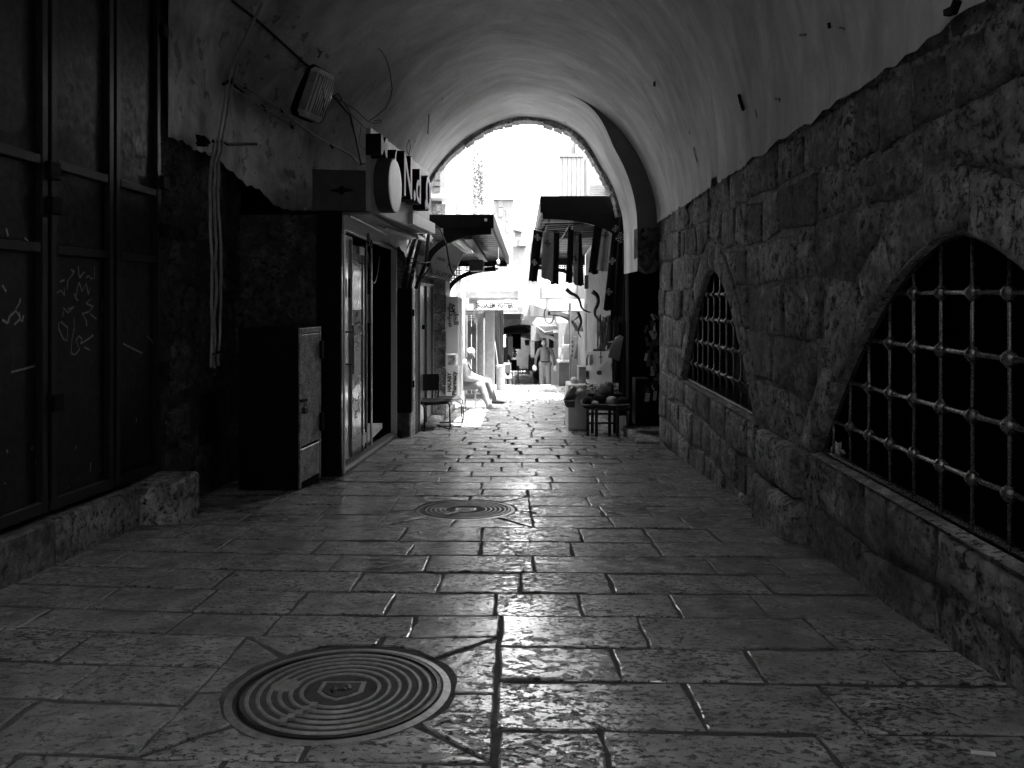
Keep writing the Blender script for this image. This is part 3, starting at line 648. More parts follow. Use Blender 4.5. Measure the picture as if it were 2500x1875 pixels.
# ---------------------------------------------------------------- conduits, cables, lamp on the left vault
cd = thing('wall_conduits', 'bundle of pale conduits climbing the left wall and bending over the vault', 'pipe', surf(515, 600)[0])
for dx_, top in ((-10, 330), (0, 0), (11, 150)):
    base = [(512, 900), (515, 774), (518, 640), (510, 463), (521, 340), (544, 212), (559, 154), (596, 75), (633, 2)]
    pts = [(x+dx_, y) for x, y in base if y >= top or top == 0]
    m = MB(); m.tube(on_surf(pts, .045), .0125, 8); m.build('conduit', M['pipe'], cd, smooth=True)
for pts in ([(556, 193), (590, 208), (679, 266), (714, 297), (772, 336), (849, 376), (868, 398)], [(560, 215), (579, 226), (633, 262), (702, 301), (716, 303)]):
    m = MB(); m.tube(on_surf(pts, .04), .013, 8); m.build('conduit', M['pipe'], cd, smooth=True)
for pts in ([(534, 205), (553, 198), (572, 217), (585, 226)], [(545, 200), (552, 190), (562, 196)], [(508, 345), (530, 343), (545, 352), (618, 352)], [(675, 262), (683, 272)], [(700, 296), (708, 312)], [(630, 256), (640, 268)], [(588, 203), (590, 214)], [(504, 860), (530, 856)], [(797, 348), (806, 360)]):
    m = MB(); m.tube(on_surf(pts, .04), .014, 5); m.build('clamp', M['black'], cd)
m = MB(); q, n_ = surf(490, 345); m.ball(q, .05, .09, .04, 10, 7, .9); m.build('dark_clot', M['black'], cd)
cb = thing('black_cables', 'loose black cables strung over the left vault past the lamp to the shop sign', 'cable', surf(740, 154)[0])
for pts, r in (([(563, 0), (617, 42), (680, 98), (741, 154), (770, 175)], .013), ([(800, 222), (825, 250), (852, 281), (866, 340), (879, 402)], .012), ([(815, 235), (836, 249), (865, 266), (895, 295), (912, 300), (928, 296), (926, 291), (911, 293)], .005),
    ([(899, 293), (915, 282), (939, 262), (951, 235), (955, 215), (949, 170), (940, 140), (927, 119), (920, 116)], .005), ([(836, 249), (860, 285), (905, 326)], .004), ([(812, 232), (822, 226), (832, 240), (824, 246)], .007), ([(876, 400), (890, 398), (900, 404)], .01), ([(880, 300), (872, 350), (890, 365), (898, 390), (890, 402)], .003)):
    m = MB(); m.tube(on_surf(pts, .02), r, 5); m.build('cable', M['cable'], cb)
random.seed(2); HL = iter(['short frayed wire hanging from the crown side of the vault left of the opening', 'thin wire loop hanging on the vault above the shop sign', 'tiny rusty hook in the vault above the bulkhead lamp', 'tiny side spike of the rusty hook above the bulkhead lamp', 'round stud hole plug high on the right vault near the crown side', 'thick dark iron peg in the middle of the right vault', 'small bent right angled iron hook right of the thick peg', 'short vertical iron stub high in the right vault', 'tiny forked iron bit beside the short vertical stub', 'small sideways iron bit left of the short vertical stub', 'long thin rust streaked spike low on the right vault', 'hairline wire beside the thick dark iron peg', 'dark nail just above the wall top near the arch step', 'faint nail above the long thin spike', 'large curved black iron hook at the top right above the wall'])
for pts, r in (([(1046, 278), (1045, 295), (1043, 325)], .008), ([(997, 340), (990, 360), (996, 378), (1001, 358), (997, 340)], .004), ([(775, 118), (781, 130), (775, 140)], .008), ([(776, 128), (786, 124)], .006), ([(1600, 199), (1600, 208)], .014), ([(1808, 230), (1812, 248), (1818, 268)], .014), ([(1896, 241), (1908, 241), (1907, 248)], .006),
    ([(2029, 55), (2031, 68)], .010), ([(2055, 67), (2066, 69), (2067, 72)], .005), ([(1958, 85), (1972, 84)], .008), ([(1697, 358), (1700, 378), (1705, 395)], .006), ([(1848, 268), (1852, 285)], .004), ([(1740, 436), (1740, 444)], .008), ([(1685, 320), (1687, 326)], .006), ([(2320, 30), (2338, 25), (2347, 2)], .02)):
    p = on_surf(pts, .012)
    if len(p) > 1: m = MB(); m.tube(p, r, 5); m.build('iron_hook', M['rust'] if r < .01 else M['black'], None, label=next(HL), cat='hook')
q, n_ = surf(752, 226, 0); lp = thing('bulkhead_lamp', 'unlit bulkhead lamp with ribbed glass fixed to the left side of the vault', 'lamp', q)
n_ = (n_+V(.55, -.35, -.1)).normalized(); tdn = V(0, 0, -1); tdn = (tdn-n_*tdn.dot(n_)); tdn = (tdn.normalized()+V(-.0, -.10, 0)).normalized(); sd = n_.cross(tdn).normalized(); tdn = sd.cross(n_).normalized()
def rbox(m, o, rects):
    vs = []
    for d_, a, b in rects:
        c_ = .3*min(a, b)
        for x, y in ((a-c_, b), (a, b-c_), (a, -b+c_), (a-c_, -b), (-a+c_, -b), (-a, -b+c_), (-a, b-c_), (-a+c_, b)): vs.append(o+n_*d_+sd*x+tdn*y)
    k = len(rects); m.add(vs, [(i*8+j, i*8+(j+1) % 8, (i+1)*8+(j+1) % 8, (i+1)*8+j) for i in range(k-1) for j in range(8)]+[tuple(range(8))[::-1], tuple((k-1)*8+j for j in range(8))])
m = MB(); rbox(m, q, [(-.25, .15, .27), (.06, .16, .28), (.075, .16, .28)]); m.build('lamp_base', M['black'], lp)
m = MB(); rbox(m, q, [(.076, .145, .262), (.17, .14, .255), (.215, .10, .21), (.22, .06, .17)]); gl = m.build('lamp_glass', M['lampg'], lp, smooth=False)
m = MB()
for k in range(-5, 6): x = k*.024; m.tube([q+n_*.085+sd*x-tdn*.0, q+n_*.085+sd*x], .001); 
for k in range(9): a = -.13+.0325*k; m.tube([q+n_*(.216 if abs(a) < .1 else .195)+sd*a-tdn*.2, q+n_*(.222 if abs(a) < .1 else .197)+sd*a+tdn*.2], .007, 5)
for s_ in (-1, 1):
    for k in range(5): d_ = .09+.018*k; m.tube([q+n_*d_+sd*.143*s_-tdn*.20, q+n_*d_+sd*.143*s_+tdn*.20], .006, 5)
m.build('glass_rib', M['steel'], gl, smooth=True, kind='stuff')
m = MB(); m.tube([q+n_*.08+sd*.155+tdn*.27, q+n_*.20+sd*.12+tdn*.24, q+n_*.235+tdn*.02, q+n_*.20+sd*-.12-tdn*.2], .006, 5); m.build('wire_guard', M['steel'], lp)
m = MB(); m.box(-2.62, -2.56, 6.48, 6.72, H-1.26, H-.83); mb_ = m.build('meter_box', M['black'], None, label='small black meter box set low in the rubble wall below the conduits', cat='meter box', bev=.006)
# ---------------------------------------------------------------- dark steel cabinet in front of the shop
cb1 = thing('steel_cabinet', 'waist high dark steel cabinet with a padlocked scuffed door beside the shop', 'cabinet', (-2.15, 7.05, zf(7.05)))
tz = H-.29; fz = zf(7.3); pB = V(-1.885, 6.85, 0); pC = V(-1.808, 7.30, 0); cu_ = (pC-pB).normalized(); cn = V(cu_.y, -cu_.x, 0); cw = (pC-pB).length
def cpan(u0, u1, z0, z1, d0, d1): m = MB(); a = pB+cu_*u0+cn*d0; b = pB+cu_*u1+cn*d0; m.prism([V(a.x, a.y, z0), V(b.x, b.y, z0), V(b.x, b.y, z1), V(a.x, a.y, z1)], cn*(d1-d0)); return m
m = MB(); m.prism([V(-2.416, 6.85, zf(6.85)-.04), V(pB.x, 6.85, zf(6.85)-.04), V(pC.x, 7.30, zf(6.85)-.04), V(-2.416, 7.30, zf(6.85)-.04)], V(0, 0, tz-zf(6.85)+.04)); m.build('cabinet_body', M['black'], cb1, bev=.006)
dr = cpan(.03, cw-.03, fz+.42, tz-.06, .002, .018).build('door', M['cab'], cb1, bev=.004)
cpan(.03, cw-.03, fz+.10, fz+.395, .002, .016).build('lower_panel', M['cab'], cb1, bev=.004)
for a, b in ((0, .026), (cw-.026, cw)): cpan(a, b, zf(6.9)+.02, tz, .002, .02).build('edge_trim', M['cab'], cb1, bev=.003)
cpan(.028, cw-.028, tz-.05, tz-.003, .002, .02).build('edge_trim', M['cab'], cb1, bev=.003)
for z in (tz-.22, fz+.58): m = cpan(cw-.04, cw+.02, z-.085, z+.085, .02, .045); m.build('hinge', M['black'], dr)
cpan(-.01, .09, H-.945, H-.925, .018, .05).build('hasp', M['black'], dr)
c = pB+cu_*.05+cn*.045; m = MB(); m.tube([V(c.x, c.y, H-.955)+cu_*.02*math.cos(a)+V(0, 0, .035*math.sin(a)) for a in [math.pi*k/8 for k in range(9)]], .005, 6); m.tube([V(c.x, c.y, H-1.0)+cu_*.02, V(c.x, c.y, H-.955)+cu_*.02], .005, 5); m.tube([V(c.x, c.y, H-1.0)-cu_*.02, V(c.x, c.y, H-.955)-cu_*.02], .005, 5); m.build('padlock_shackle', M['steel'], dr)
cpan(.02, .082, H-1.055, H-.995, .026, .06).build('padlock_body', M['dgrey'], dr, bev=.004)
# ---------------------------------------------------------------- shop front on the left
sf = thing('glass_shop', 'narrow glass shop front with a pale shutter housing on the left of the passage', 'shop', (-1.9, 9.4, zf(9.4)))
FZ = lambda y: zf(y)
m = MB(); m.box(-1.92, -1.675, 7.62, 7.68, zf(7.6)-.05, H+.84); m.build('side_panel', M['black'], sf)
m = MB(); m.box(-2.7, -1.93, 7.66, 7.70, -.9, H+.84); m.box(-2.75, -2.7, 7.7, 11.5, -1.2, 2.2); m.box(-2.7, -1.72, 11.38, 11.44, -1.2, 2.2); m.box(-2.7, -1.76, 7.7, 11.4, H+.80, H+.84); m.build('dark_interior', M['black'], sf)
m = MB(); m.box(-1.665, -1.645, 7.655, 7.695, zf(7.6)+.02, H+.80); m.build('frame_post', M['alu'], sf)
m = MB(); m.box(-1.735, -1.655, 11.22, 11.30, zf(11.3)+.02, H+.86); m.build('frame_post', M['white'], sf, bev=.004)
m = MB(); m.tube([V(-1.64, 11.24, zf(11.3)+.06), V(-1.60, 11.2, zf(11.3)+.03)], .02, 8); m.ball(V(-1.58, 11.2, zf(11.3)+.03), .035); m.build('post_foot', M['black'], sf)
m = MB(); m.box(-1.72, -1.64, 7.70, 11.21, H+.655, H+.81); hs = m.build('shutter_housing', M['alu'], sf, bev=.01)
m = MB(); m.box(-1.638, -1.632, 7.72, 11.2, H+.66, H+.672); m.box(-1.638, -1.630, 7.72, 11.2, H+.684, H+.692); m.cyl(V(-1.60, 7.7, H+.80), V(-1.60, 11.15, H+.795), .012, 8); m.build('guide_rail', M['steel'], hs)
m = MB(); m.tube([V(-1.61+.0*k, 8.75+.06*math.cos(a), H+.64+.07*math.sin(a)) for k, a in enumerate([k*.5 for k in range(14)])], .008, 5); m.tube([V(-1.6, 8.9+.04*math.cos(a), H+.60+.05*math.sin(a)) for a in [k*.6 for k in range(11)]], .006, 5); m.build('cable_coil', M['cable'], hs)
m = MB(); m.box(-1.73, -1.40, 7.70, 11.2, H+.815, H+.838); m.build('soffit', M['offw'], sf)
m = MB(); m.add([V(x, y, z) for x in (-1.78, -1.66) for y in (7.68, 11.3) for z in (zf(y)-.02, zf(y)+.075)], [(0, 1, 3, 2), (4, 6, 7, 5), (0, 4, 5, 1), (2, 3, 7, 6), (0, 2, 6, 4), (1, 5, 7, 3)]); m.build('threshold', M['dgrey'], sf, bev=.008)
m = MB(); m.box(-1.658, -1.64, 7.68, 11.3, zf(9.3)+.12, zf(9.3)+.13) if False else m.bar(V(-1.655, 7.7, zf(7.7)+.055), V(-1.655, 11.25, zf(11.25)+.055), .018, .03); m.build('threshold_rail', M['steel'], sf)
m = MB(); m.box(-2.65, -1.79, 7.72, 10.8, zf(9.2)+.06, zf(9.2)+.13); m.build('tiled_floor', M['tile'], sf)
# pale half-closed glass leaf
m = MB(); m.box(-1.722, -1.708, 7.71, 8.24, zf(8)+.12, H+.60); gd = m.build('glass_door', simple('frosted film', .36, .12, 0, .35, 1.6, 0), sf)
m = MB(); m.bar(V(-1.70, 8.235, zf(8)+.1), V(-1.70, 8.235, H+.62), .03, .022, (0, 1, 0)); m.bar(V(-1.702, 7.72, H+.61), V(-1.702, 8.24, H+.61), .03, .03); m.build('door_edge', M['steel'], gd)
m = MB(); m.bar(V(-1.60, 7.86, H-.30), V(-1.60, 7.86, H-.80), .026, .026, (0, 1, 0)); m.bar(V(-1.71, 7.86, H-.37), V(-1.60, 7.86, H-.37), .018, .018); m.bar(V(-1.71, 7.86, H-.70), V(-1.60, 7.86, H-.70), .018, .018); m.build('door_handle', M['iron'], gd)
m = MB(); m.bar(V(-1.69, 8.1, H+.18), V(-1.69, 8.1, H-.02), .02, .02, (0, 1, 0)); m.build('lock_bar', M['black'], gd)
m = MB(); m.add([V(-1.705, 8.0+.10*math.sin(k*.5), H+.3-k*.1) for k in range(4)], [(0, 1, 2, 3)]) if False else m.box(-1.706, -1.704, 7.75, 7.95, zf(8)+.2, zf(8)+.26); m.build('film_patch', M['offw'], gd)
# film covered pane with white lettering
m = MB(); m.box(-1.728, -1.720, 8.27, 9.20, zf(8.7)+.30, H+.56); pn = m.build('window_pane', simple('smoked film', .085, .16, 0, .25, 2, 0), sf)
m = MB(); m.box(-1.726, -1.706, 9.16, 9.22, zf(9.2)+.1, H+.64); m.box(-1.726, -1.71, 8.95, 8.985, zf(9)+.1, H+.6); m.build('mullion', M['dgrey'], sf)
m = MB(); m.box(-1.72, -1.70, 9.46, 9.52, zf(9.5)+.1, H+.64); m.build('mullion', M['steel'], sf)
m = MB(); m.box(-1.717, -1.712, 8.30, 8.86, H-.42, H-.16); pp = m.build('paper_notice', simple('grey paper', .22, .7, 0, .1, 8, 0), pn)
m = MB(); m.box(-1.717, -1.70, 8.72, 9.0, H+.47, H+.56); m.build('door_closer', M['alu'], pn)
m = MB(); m.box(-1.717, -1.708, 8.95, 9.16, zf(9)+.16, zf(9)+.28); m.build('label_plate', M['white'], pn)
m = MB(); m.add([V(-1.716, 8.29, H+.32), V(-1.716, 8.42, H+.36), V(-1.716, 8.45, H+.26), V(-1.716, 8.36, H+.12), V(-1.716, 8.29, H+.02)], [(0, 1, 2, 3, 4)]); m.add([V(-1.716, 8.34, H+.40), V(-1.716, 8.50, H+.36), V(-1.716, 8.62, H+.33), V(-1.716, 8.5, H+.385)], [(0, 1, 2, 3)]); m.build('peeling_sticker', M['offw'], pn)
tw = simple('white lettering', .85, .6, 0, .05, 5, 0)
for s, z, y_ in (('أحدث', H-.455, 8.98), ('للت', H-.61, 8.86), ('العن', H-.995, 8.86), ('من ق', H-1.16, 8.90), ('بأح', H-1.325, 8.86)):
    text(arabic(s), (-1.716, y_, z), (0, 1, 0), (0, 0, 1), .12, .001, 'lettering', tw, pn, sx=2.2, align='RIGHT')
for s, z, y_ in (('لك', H-.235, 8.66), ('ماس', H-.315, 8.78), ('أو', H-.365, 8.82)):
    text(arabic(s), (-1.710, y_, z), (0, 1, 0), (0, 0, 1), .075, .001, 'lettering', M['black'], pp, sx=2, align='RIGHT')
m = MB(); m.box(-1.95, -1.80, 9.9, 10.05, H-.35, H+.02); m.build('hanging_box', M['pipe'], sf)
m = MB(); m.tube([V(-1.8, 9.75+.9*t, H+.55-1.4*t*(1-t)*1.1) for t in [k/12 for k in range(13)]], .006, 5); m.build('hanging_cable', M['pipe'], sf)
# fascia sign with raised letters
fx = lambda y: -1.374+.102*(y-7.6); FD = V(.102, 1, 0).normalized(); FN = V(1, -.102, 0).normalized()
sg = thing('shop_sign', 'raised black sided letters and a big round disc on the sloping shop fascia', 'sign', (fx(8), 8, H+.84))
m = MB(); m.prism([V(fx(7.6), 7.6, H+.84), V(fx(10.4), 10.4, H+.84), V(fx(10.4), 10.4, H+1.66), V(fx(7.6), 7.6, H+1.66)], -FN*.05); m.build('sign_panel', M['offw'], sg)
m = MB(); m.prism([V(-1.95, 7.60, H+.842), V(fx(7.6)-.052, 7.6, H+.842), V(fx(7.6)-.052, 7.6, H+1.235), V(-1.95, 7.60, H+1.25)], V(.28, 2.7, 0)); bx = m.build('sign_box', M['dgrey'], sg)
m = MB(); m.ball(V(-1.66, 7.595, H+1.04), .12, .004, .018, 12, 6); m.ball(V(-1.66, 7.592, H+1.04), .03, .006, .045, 10, 6); m.build('ornament', M['black'], bx)
m = MB(); c = V(fx(7.97), 7.97, H+1.136); m.lathe(c, [(.28, 0), (.28, .145), (.272, .15)], 40, FN); ds = m.build('round_disc', M['dgrey'], sg)
m = MB(); m.lathe(c+FN*.149, [(.268, 0), (.268, .006), (.24, .008), (.001, .009)], 40, FN); m.build('disc_face', M['white'], ds)
off = .15
def letter(s, y0, z0, size, sx):
    o = V(fx(y0), y0, z0); l = text(s, o+FN*off*.5, FD, (0, 0, 1), size, off*.5, 'letter', M['black'], sg, sx=sx, bold=.03*size)
    text(s, o+FN*(off+.003), FD, (0, 0, 1), size, .002, 'letter_face', tw, l, sx=sx, bold=.012*size)
def faced(px): return -1.999/((px-1245)/F-.102)
letter('M', faced(931)-.02, H+1.37, .27, 1.25); letter('(', faced(963), H+1.30, .30, 1.1)
letter('N', faced(988)-.05, H+1.10, .66, .85); letter('.', faced(1013)-.08, H+1.11, .8, .8)
letter('d', faced(1018)-.05, H+1.10, .56, 1.0); letter('.', faced(1037), H+1.08, .8, .8); letter('0', faced(1041)-.04, H+1.08, .58, 1.1)
m = MB(); m.box(-1.16, -1.02, 9.4, 10.6, H+.90, H+1.08) if False else m.prism([V(-1.62, 9.2, H+.86), V(-1.16, 9.2, H+.86), V(-1.16, 9.2, H+1.0), V(-1.62, 9.2, H+1.04)], V(.12, 1.5, 0)); m.build('light_box', M['white'], sg)
m = MB(); m.cyl(V(-1.45, 8.9, H+.79), V(-1.22, 11.0, H+.79), .02, 8); m.bar(V(-1.5, 8.85, H+.82), V(-1.26, 11.1, H+.82), .07, .04); tl = m.build('strip_light', M['offw'], sg)
# pier at the mouth with service cables, black cabinet
m = MB(); m.box(-2.0, -1.47, 11.46, 12.0, -1.4, H+1.15); m.build('mouth_pier', M['dress'], None, label='plastered pier at the left of the tunnel mouth behind the cables', cat='pier', bev=.02)
cbd = thing('service_cables', 'tangle of dark pipes and service cables above the black electrical cabinet', 'cable', (-1.6, 11.4, H+.12))
random.seed(9)
for pts, r in (([(1020, 560), (1000, 620), (985, 705)], 7), ([(1035, 540), (1022, 600), (1012, 640), (1000, 705)], 8), ([(1048, 560), (1040, 640), (1015, 705)], 7), ([(1008, 570), (1010, 600), (995, 650), (990, 705)], 5), ([(965, 580), (985, 600), (1000, 575)], 2.0), ([(965, 585), (990, 615), (1012, 560)], 2.5),
    ([(966, 580), (975, 625), (1000, 660), (1015, 655)], 1.5), ([(996, 625), (1030, 645), (1050, 640), (1052, 650), (1030, 680), (1015, 690)], 2.2), ([(1000, 642), (1040, 642)], 2), ([(992, 670), (1012, 672)], 2), ([(985, 560), (975, 600), (988, 640), (980, 700)], 1.5)):
    m = MB(); dd = 11.30 if r > 4 else 11.22; m.tube([P(a, b, dd+.04*i) for i, (a, b) in enumerate(pts)], r*.0042, 6); m.build('cable', M['cable'], cbd, smooth=True)
m = MB(); m.tube([P(1050, 540, 11.2), P(1075, 560, 11.2), P(1090, 600, 11.2), P(1098, 650, 11.2), P(1104, 665, 11.25), P(1112, 672, 11.3)], .012, 6); m.build('cable', M['cable'], cbd, smooth=True)
ec = thing('electrical_cabinet', 'tall black electrical cabinet raised on a block at the tunnel mouth', 'cabinet', (-1.58, 11.5, -.9))
m = MB(); m.box(-1.71, -1.445, 11.30, 11.455, H-1.72, H+.115); m.build('cabinet_body', M['black'], ec, bev=.006)
m = MB(); m.box(-1.443, -1.43, 11.30, 11.455, H-1.70, H+.10); m.build('side_door', M['grey'], ec)
for z in (H-.25, H-1.3): m = MB(); m.box(-1.43, -1.405, 11.31, 11.36, z-.05, z+.05); m.build('hinge', M['black'], ec)
m = MB(); m.box(-1.66, -1.48, 11.34, 11.44, zf(11.4)-.02, H-1.72, .01); m.build('base_block', M['dark'], ec)
# ---------------------------------------------------------------- street outside: left side
def facing(px0, px1, py0, py1, d, t=.1):                  # a box whose near face spans these pixels at depth d
    a = P(px0, py1, d); b = P(px1, py0, d); return (a.x, b.x, d, d+t, a.z, b.z)
bl = thing('left_houses', 'pale rendered house fronts along the left side of the street', 'building', (-2, 17, -1.3))
m = MB(); m.box(-3, -1.46, 12.02, 14.4, -1.6, 5.0); m.build('wall', M['facade'], bl)
m = MB(); m.box(-3, -1.28, 14.4, 18.2, -1.8, 6.2); m.build('wall', M['facade'], bl)
m = MB(); m.box(-3, -1.15, 18.2, 24, -2.2, 6.4); m.build('wall', M['facade2'], bl)
for i in range(12):
    z = -1.15+i*.34; m = MB(); m.box(-1.47, -1.19-.01*(i % 2), 14.36, 14.41, z, z+.325, .004); m.build('stone', M['dress'], bl, bev=.008)
m = MB(); m.box(-1.462, -1.44, 12.1, 14.1, zf(13)+.05, H+.18); m.build('metal_door', M['steel'], bl)
m = MB(); m.box(-1.44, -1.41, 12.1, 12.14, zf(13)+.05, H+.18); m.box(-1.44, -1.40, 13.0, 13.05, zf(13)+.05, H+.18); m.box(-1.44, -1.40, 14.05, 14.16, zf(13)+.05, H+.30); m.box(-1.44, -1.40, 12.1, 14.1, H+.16, H+.21); m.build('door_frame', M['grey'], bl)
m = MB(); m.box(-1.44, -1.39, 12.6, 12.8, H-.55, H-.48); m.build('door_handle', M['black'], bl)
m = MB(); m.box(-1.445, -1.33, 12.02, 14.4, H+.32, H+.62); m.build('lintel_board', M['grey'], bl)
# shuttered bay above
m = MB(); m.box(*facing(1040, 1086, 380, 474, 14.0, .5)); by = m.build('window_bay', M['facade'], bl)
for i in range(5): m = MB(); m.box(*facing(1058, 1074, 398+i*15, 409+i*15, 13.97, .03)); m.build('louvre', M['dgrey'], by)
m = MB(); m.box(*facing(1030, 1092, 474, 482, 13.9, .7)); m.build('bay_sill', M['offw'], by)
# pharmacy signs
ps = thing('pharmacy_sign', 'tall upright white pharmacy sign box with sideways lettering behind the chair', 'sign', P(1105, 975, 14.2))
for (y0, y1, nm) in ((724, 863, 0), (866, 893, 2), (893, 975, 1)):
    a = P(1089, y1, 14.2); b = P(1119 if nm != 2 else 1112, y0, 14.2); m = MB(); m.box(a.x, b.x, 14.2, 14.34, a.z+.003, b.z-.003); m.build('sign_face', M['white'], ps, bev=.006)
m = MB(); a = P(1119, 972, 14.23); b = P(1126, 728, 14.23); m.box(a.x, b.x, 14.26, 14.8, a.z, b.z); m.build('sign_side', M['white'], ps)
UPV = V(0, 0, 1)
def vt(s, px, py, h, sx, mat=M['black'], al='LEFT', dirz=1, b=0): return text(s, P(px, py, 14.188), (0, 0, dirz), (-dirz, 0, 0), h*14.2/F, .002, 'lettering', mat, ps, sx=sx, align=al, bold=.004)
ink = simple('grey sign ink', .03, .6, 0, .1, 5, 0)
vt('HALABY', 1101, 957, 12, 1.05, ink); vt('Pharmacy', 1114, 966, 15, 1.0, ink)
vt(arabic('صيدلية'), 1096, 740, 16, 1.25, ink, 'LEFT', -1); vt(arabic('الحلبي'), 1108, 745, 16, 1.2, ink, 'LEFT', -1)
m = MB(); c = P(1102, 880, 14.185); m.tube([c+V(.06*math.sin(t*2.2), 0, .07*math.cos(t*1.3)) for t in [k*.35 for k in range(16)]], .006, 4); m.build('serpent_emblem', ink, ps)
# tilted pharmacy board
tb = thing('tilted_board', 'tilted pale pharmacy board hanging askew under the left canopy', 'sign', P(1090, 640, 13.2))
q4 = [P(1036, 668, 13.0), P(1098, 687, 13.0), P(1132, 618, 13.0), P(1084, 585, 13.0), P(1050, 604, 13.0)]
m = MB(); m.prism(q4, V(0, .12, 0)); m.build('board', M['white'], tb)
m = MB(); m.prism([P(1035, 668, 12.97), P(1098, 688, 12.97), P(1100, 683, 12.97), P(1037, 663, 12.97)], V(0, .02, 0)); m.build('board_edge', M['white'], tb)
rt = (P(1098, 687, 13)-P(1036, 668, 13)).normalized(); ur = V(0, -1, 0).cross(rt); ur = -ur if ur.z < 0 else ur
text('AL SALAM PHARMACY', P(1047, 666, 12.985), rt, ur, .13, .002, 'lettering', ink, tb, sx=.52)
m = MB()
for (x, y, w_, h) in ((1066, 634, 20, 8), (1092, 648, 10, 7), (1104, 653, 12, 8), (1062, 644, 2, 6), (1090, 655, 2, 6), (1098, 658, 2, 5)): c = P(x, y, 12.985); m.prism([c, c+rt*w_*.0069, c+rt*w_*.0069+ur*h*.0069, c+ur*h*.0069], V(0, .004, 0))
m.build('printed_blocks', M['pipe'], tb)
# white pole
m = MB(); a = P(1130, 940, 17.6); m.cyl(V(a.x, 17.6, zf(17.6)), V(a.x, 17.6, H+.9), .045, 14); m.build('white_pole', M['white'], None, label='slim white pole behind the seated man', cat='pole', smooth=True)
# raised step in front of the shops
m = MB(); m.add([V(x, y, z) for x in (-1.5, -1.22) for y in (12.4, 18) for z in (zf(y)-.05, zf(y)+.07)], [(0, 1, 3, 2), (4, 6, 7, 5), (0, 4, 5, 1), (2, 3, 7, 6), (0, 2, 6, 4), (1, 5, 7, 3)]); m.build('door_step', M['kerb'], bl, bev=.01)
# ---------------------------------------------------------------- arched canopies
def canopy(name, label, y0, y1, xi, xo, z0, z1, fh, side, mat, brk, slope=.0, perf=True, ribs=14, group='arched metal canopies over the shops', drop=1.0, far=True, solid=False, xo1=None, aw=.97):
    """xi wall edge, xo outer edge, z0/z1 top height at the near/far end, fh fascia height"""
    xo1 = xo if xo1 is None else xo1; t = thing(name, label, 'canopy', (xi, y0, z0), group); s_ = 1 if xo > xi else -1
    m = MB(); m.box(min(xi, xo), max(xi, xo), y0, y0+.04, z0-fh, z0); m.build('end_fascia', mat, t, bev=.004)
    m = MB(); m.prism([V(xo, y0, z0), V(xo, y0, z0-fh), V(xo1, y1, z1-fh*.8), V(xo1, y1, z1)], V(s_*.04, 0, 0)); m.build('side_fascia', mat, t)
    if far: m = MB(); m.box(min(xi, xo1), max(xi, xo1), y1-.04, y1, z1-fh, z1); m.build('far_fascia', mat, t)
    m = MB(); n = ribs*4; L = y1-y0-.1
    zz = lambda y: interp(y, [(y0, z0), (y1, z1)])-.03
    vs = []; 
    for i in range(n+1):
        y = y0+.05+L*i/n; h = .035*(1 if i % 4 in (1, 2) else 0); vs += [V(xi, y, zz(y)+h), V(xo+(xo1-xo)*i/n, y, zz(y)+h)]
    m.add(vs, [(2*i, 2*i+1, 2*i+3, 2*i+2) for i in range(n)]); m.build('corrugated_roof', M['iron_sheet'], t)
    W = abs(xo-xi)
    for yb in ((y0+.005, y1-.05) if far else (y0+.005,)):
        zt = z0-fh if yb < (y0+y1)/2 else z1-fh; arc = []
        for k in range(13):
            a = k/12*math.pi/2; arc.append(V(xo-s_*W*aw*(math.sin(a)), yb, zt-drop*(1-math.cos(a))))
        lo = [q+V(s_*0, 0, -.0) for q in arc]
        # bracket web between a thick arc rib and the wall
        m = MB(); ins = []
        for k, q in enumerate(arc): a = k/12*math.pi/2; ins.append(q+V(-s_*.0-s_*.10*math.sin(a)*0, 0, 0)+V(s_*.10*math.sin(a)*-1*-1, 0, -.10*math.cos(a)))
        for k in range(12): m.prism([arc[k], arc[k+1], ins[k+1], ins[k]], V(0, .035, 0))
        br = m.build('arched_bracket', brk, t)
        if not perf or yb < (y0+y1)/2 and solid:
            if solid:
                m = MB()
                for k in range(12):
                    if arc[k+1].x*s_ > (xi+.25*s_*W)*s_ or s_ < 0: m.prism([arc[k], arc[k+1], V(arc[k+1].x, yb, zt), V(arc[k].x, yb, zt)], V(0, .02, 0))
                m.build('bracket_web', brk, br)
        elif perf:
            m = MB(); c0 = V(xi, yb+.02, zt); step = .055
            nx = int(W/step); nz_ = int(drop/step)
            for i in range(nx):
                x = xi+s_*(i+.5)*step; u = abs(xo-x)/(W*aw)
                if u > 1: continue
                zlim = zt-drop*(1-math.sqrt(max(0, 1-u*u)))
                m.box(x-step*.5, x-step*.5+.018, yb+.02, yb+.026, zlim, zt)
            for j in range(nz_):
                z = zt-(j+.5)*step; v = (zt-z)/drop; u = math.sqrt(max(0, 1-(1-v)**2)); xl_ = xo-s_*W*aw*u
                a, b = sorted((xi, xl_)); 
                if b-a > .02: m.box(a, b, yb+.019, yb+.027, z-.009, z+.009)
            m.build('perforated_sheet', brk, br, kind='stuff')
            if s_ > 0 and yb > (y0+y1)/2: m = MB(); a, b = sorted((xi, xi+s_*.20)); m.box(a, b, yb-.01, yb+.04, zt-drop-.22, zt-drop-.02); m.build('bracket_foot', brk, t)
    return t
c1 = canopy('arched_canopy', 'black edged canopy with corrugated underside over the left shops', 12.3, 16.4, -1.42, -.30, H+1.30, H+.84, .22, 1, M['black'], M['black'], ribs=20, drop=.62, solid=True, xo1=-.06)
for a, b in (((1186, 536), 0),): c = P(1186, 537, 12.28); m = MB(); m.lathe(c, [(.026, 0), (.026, .012), (.01, .014)], 14, (0, -1, 0)); m.build('badge', M['white'], c1)
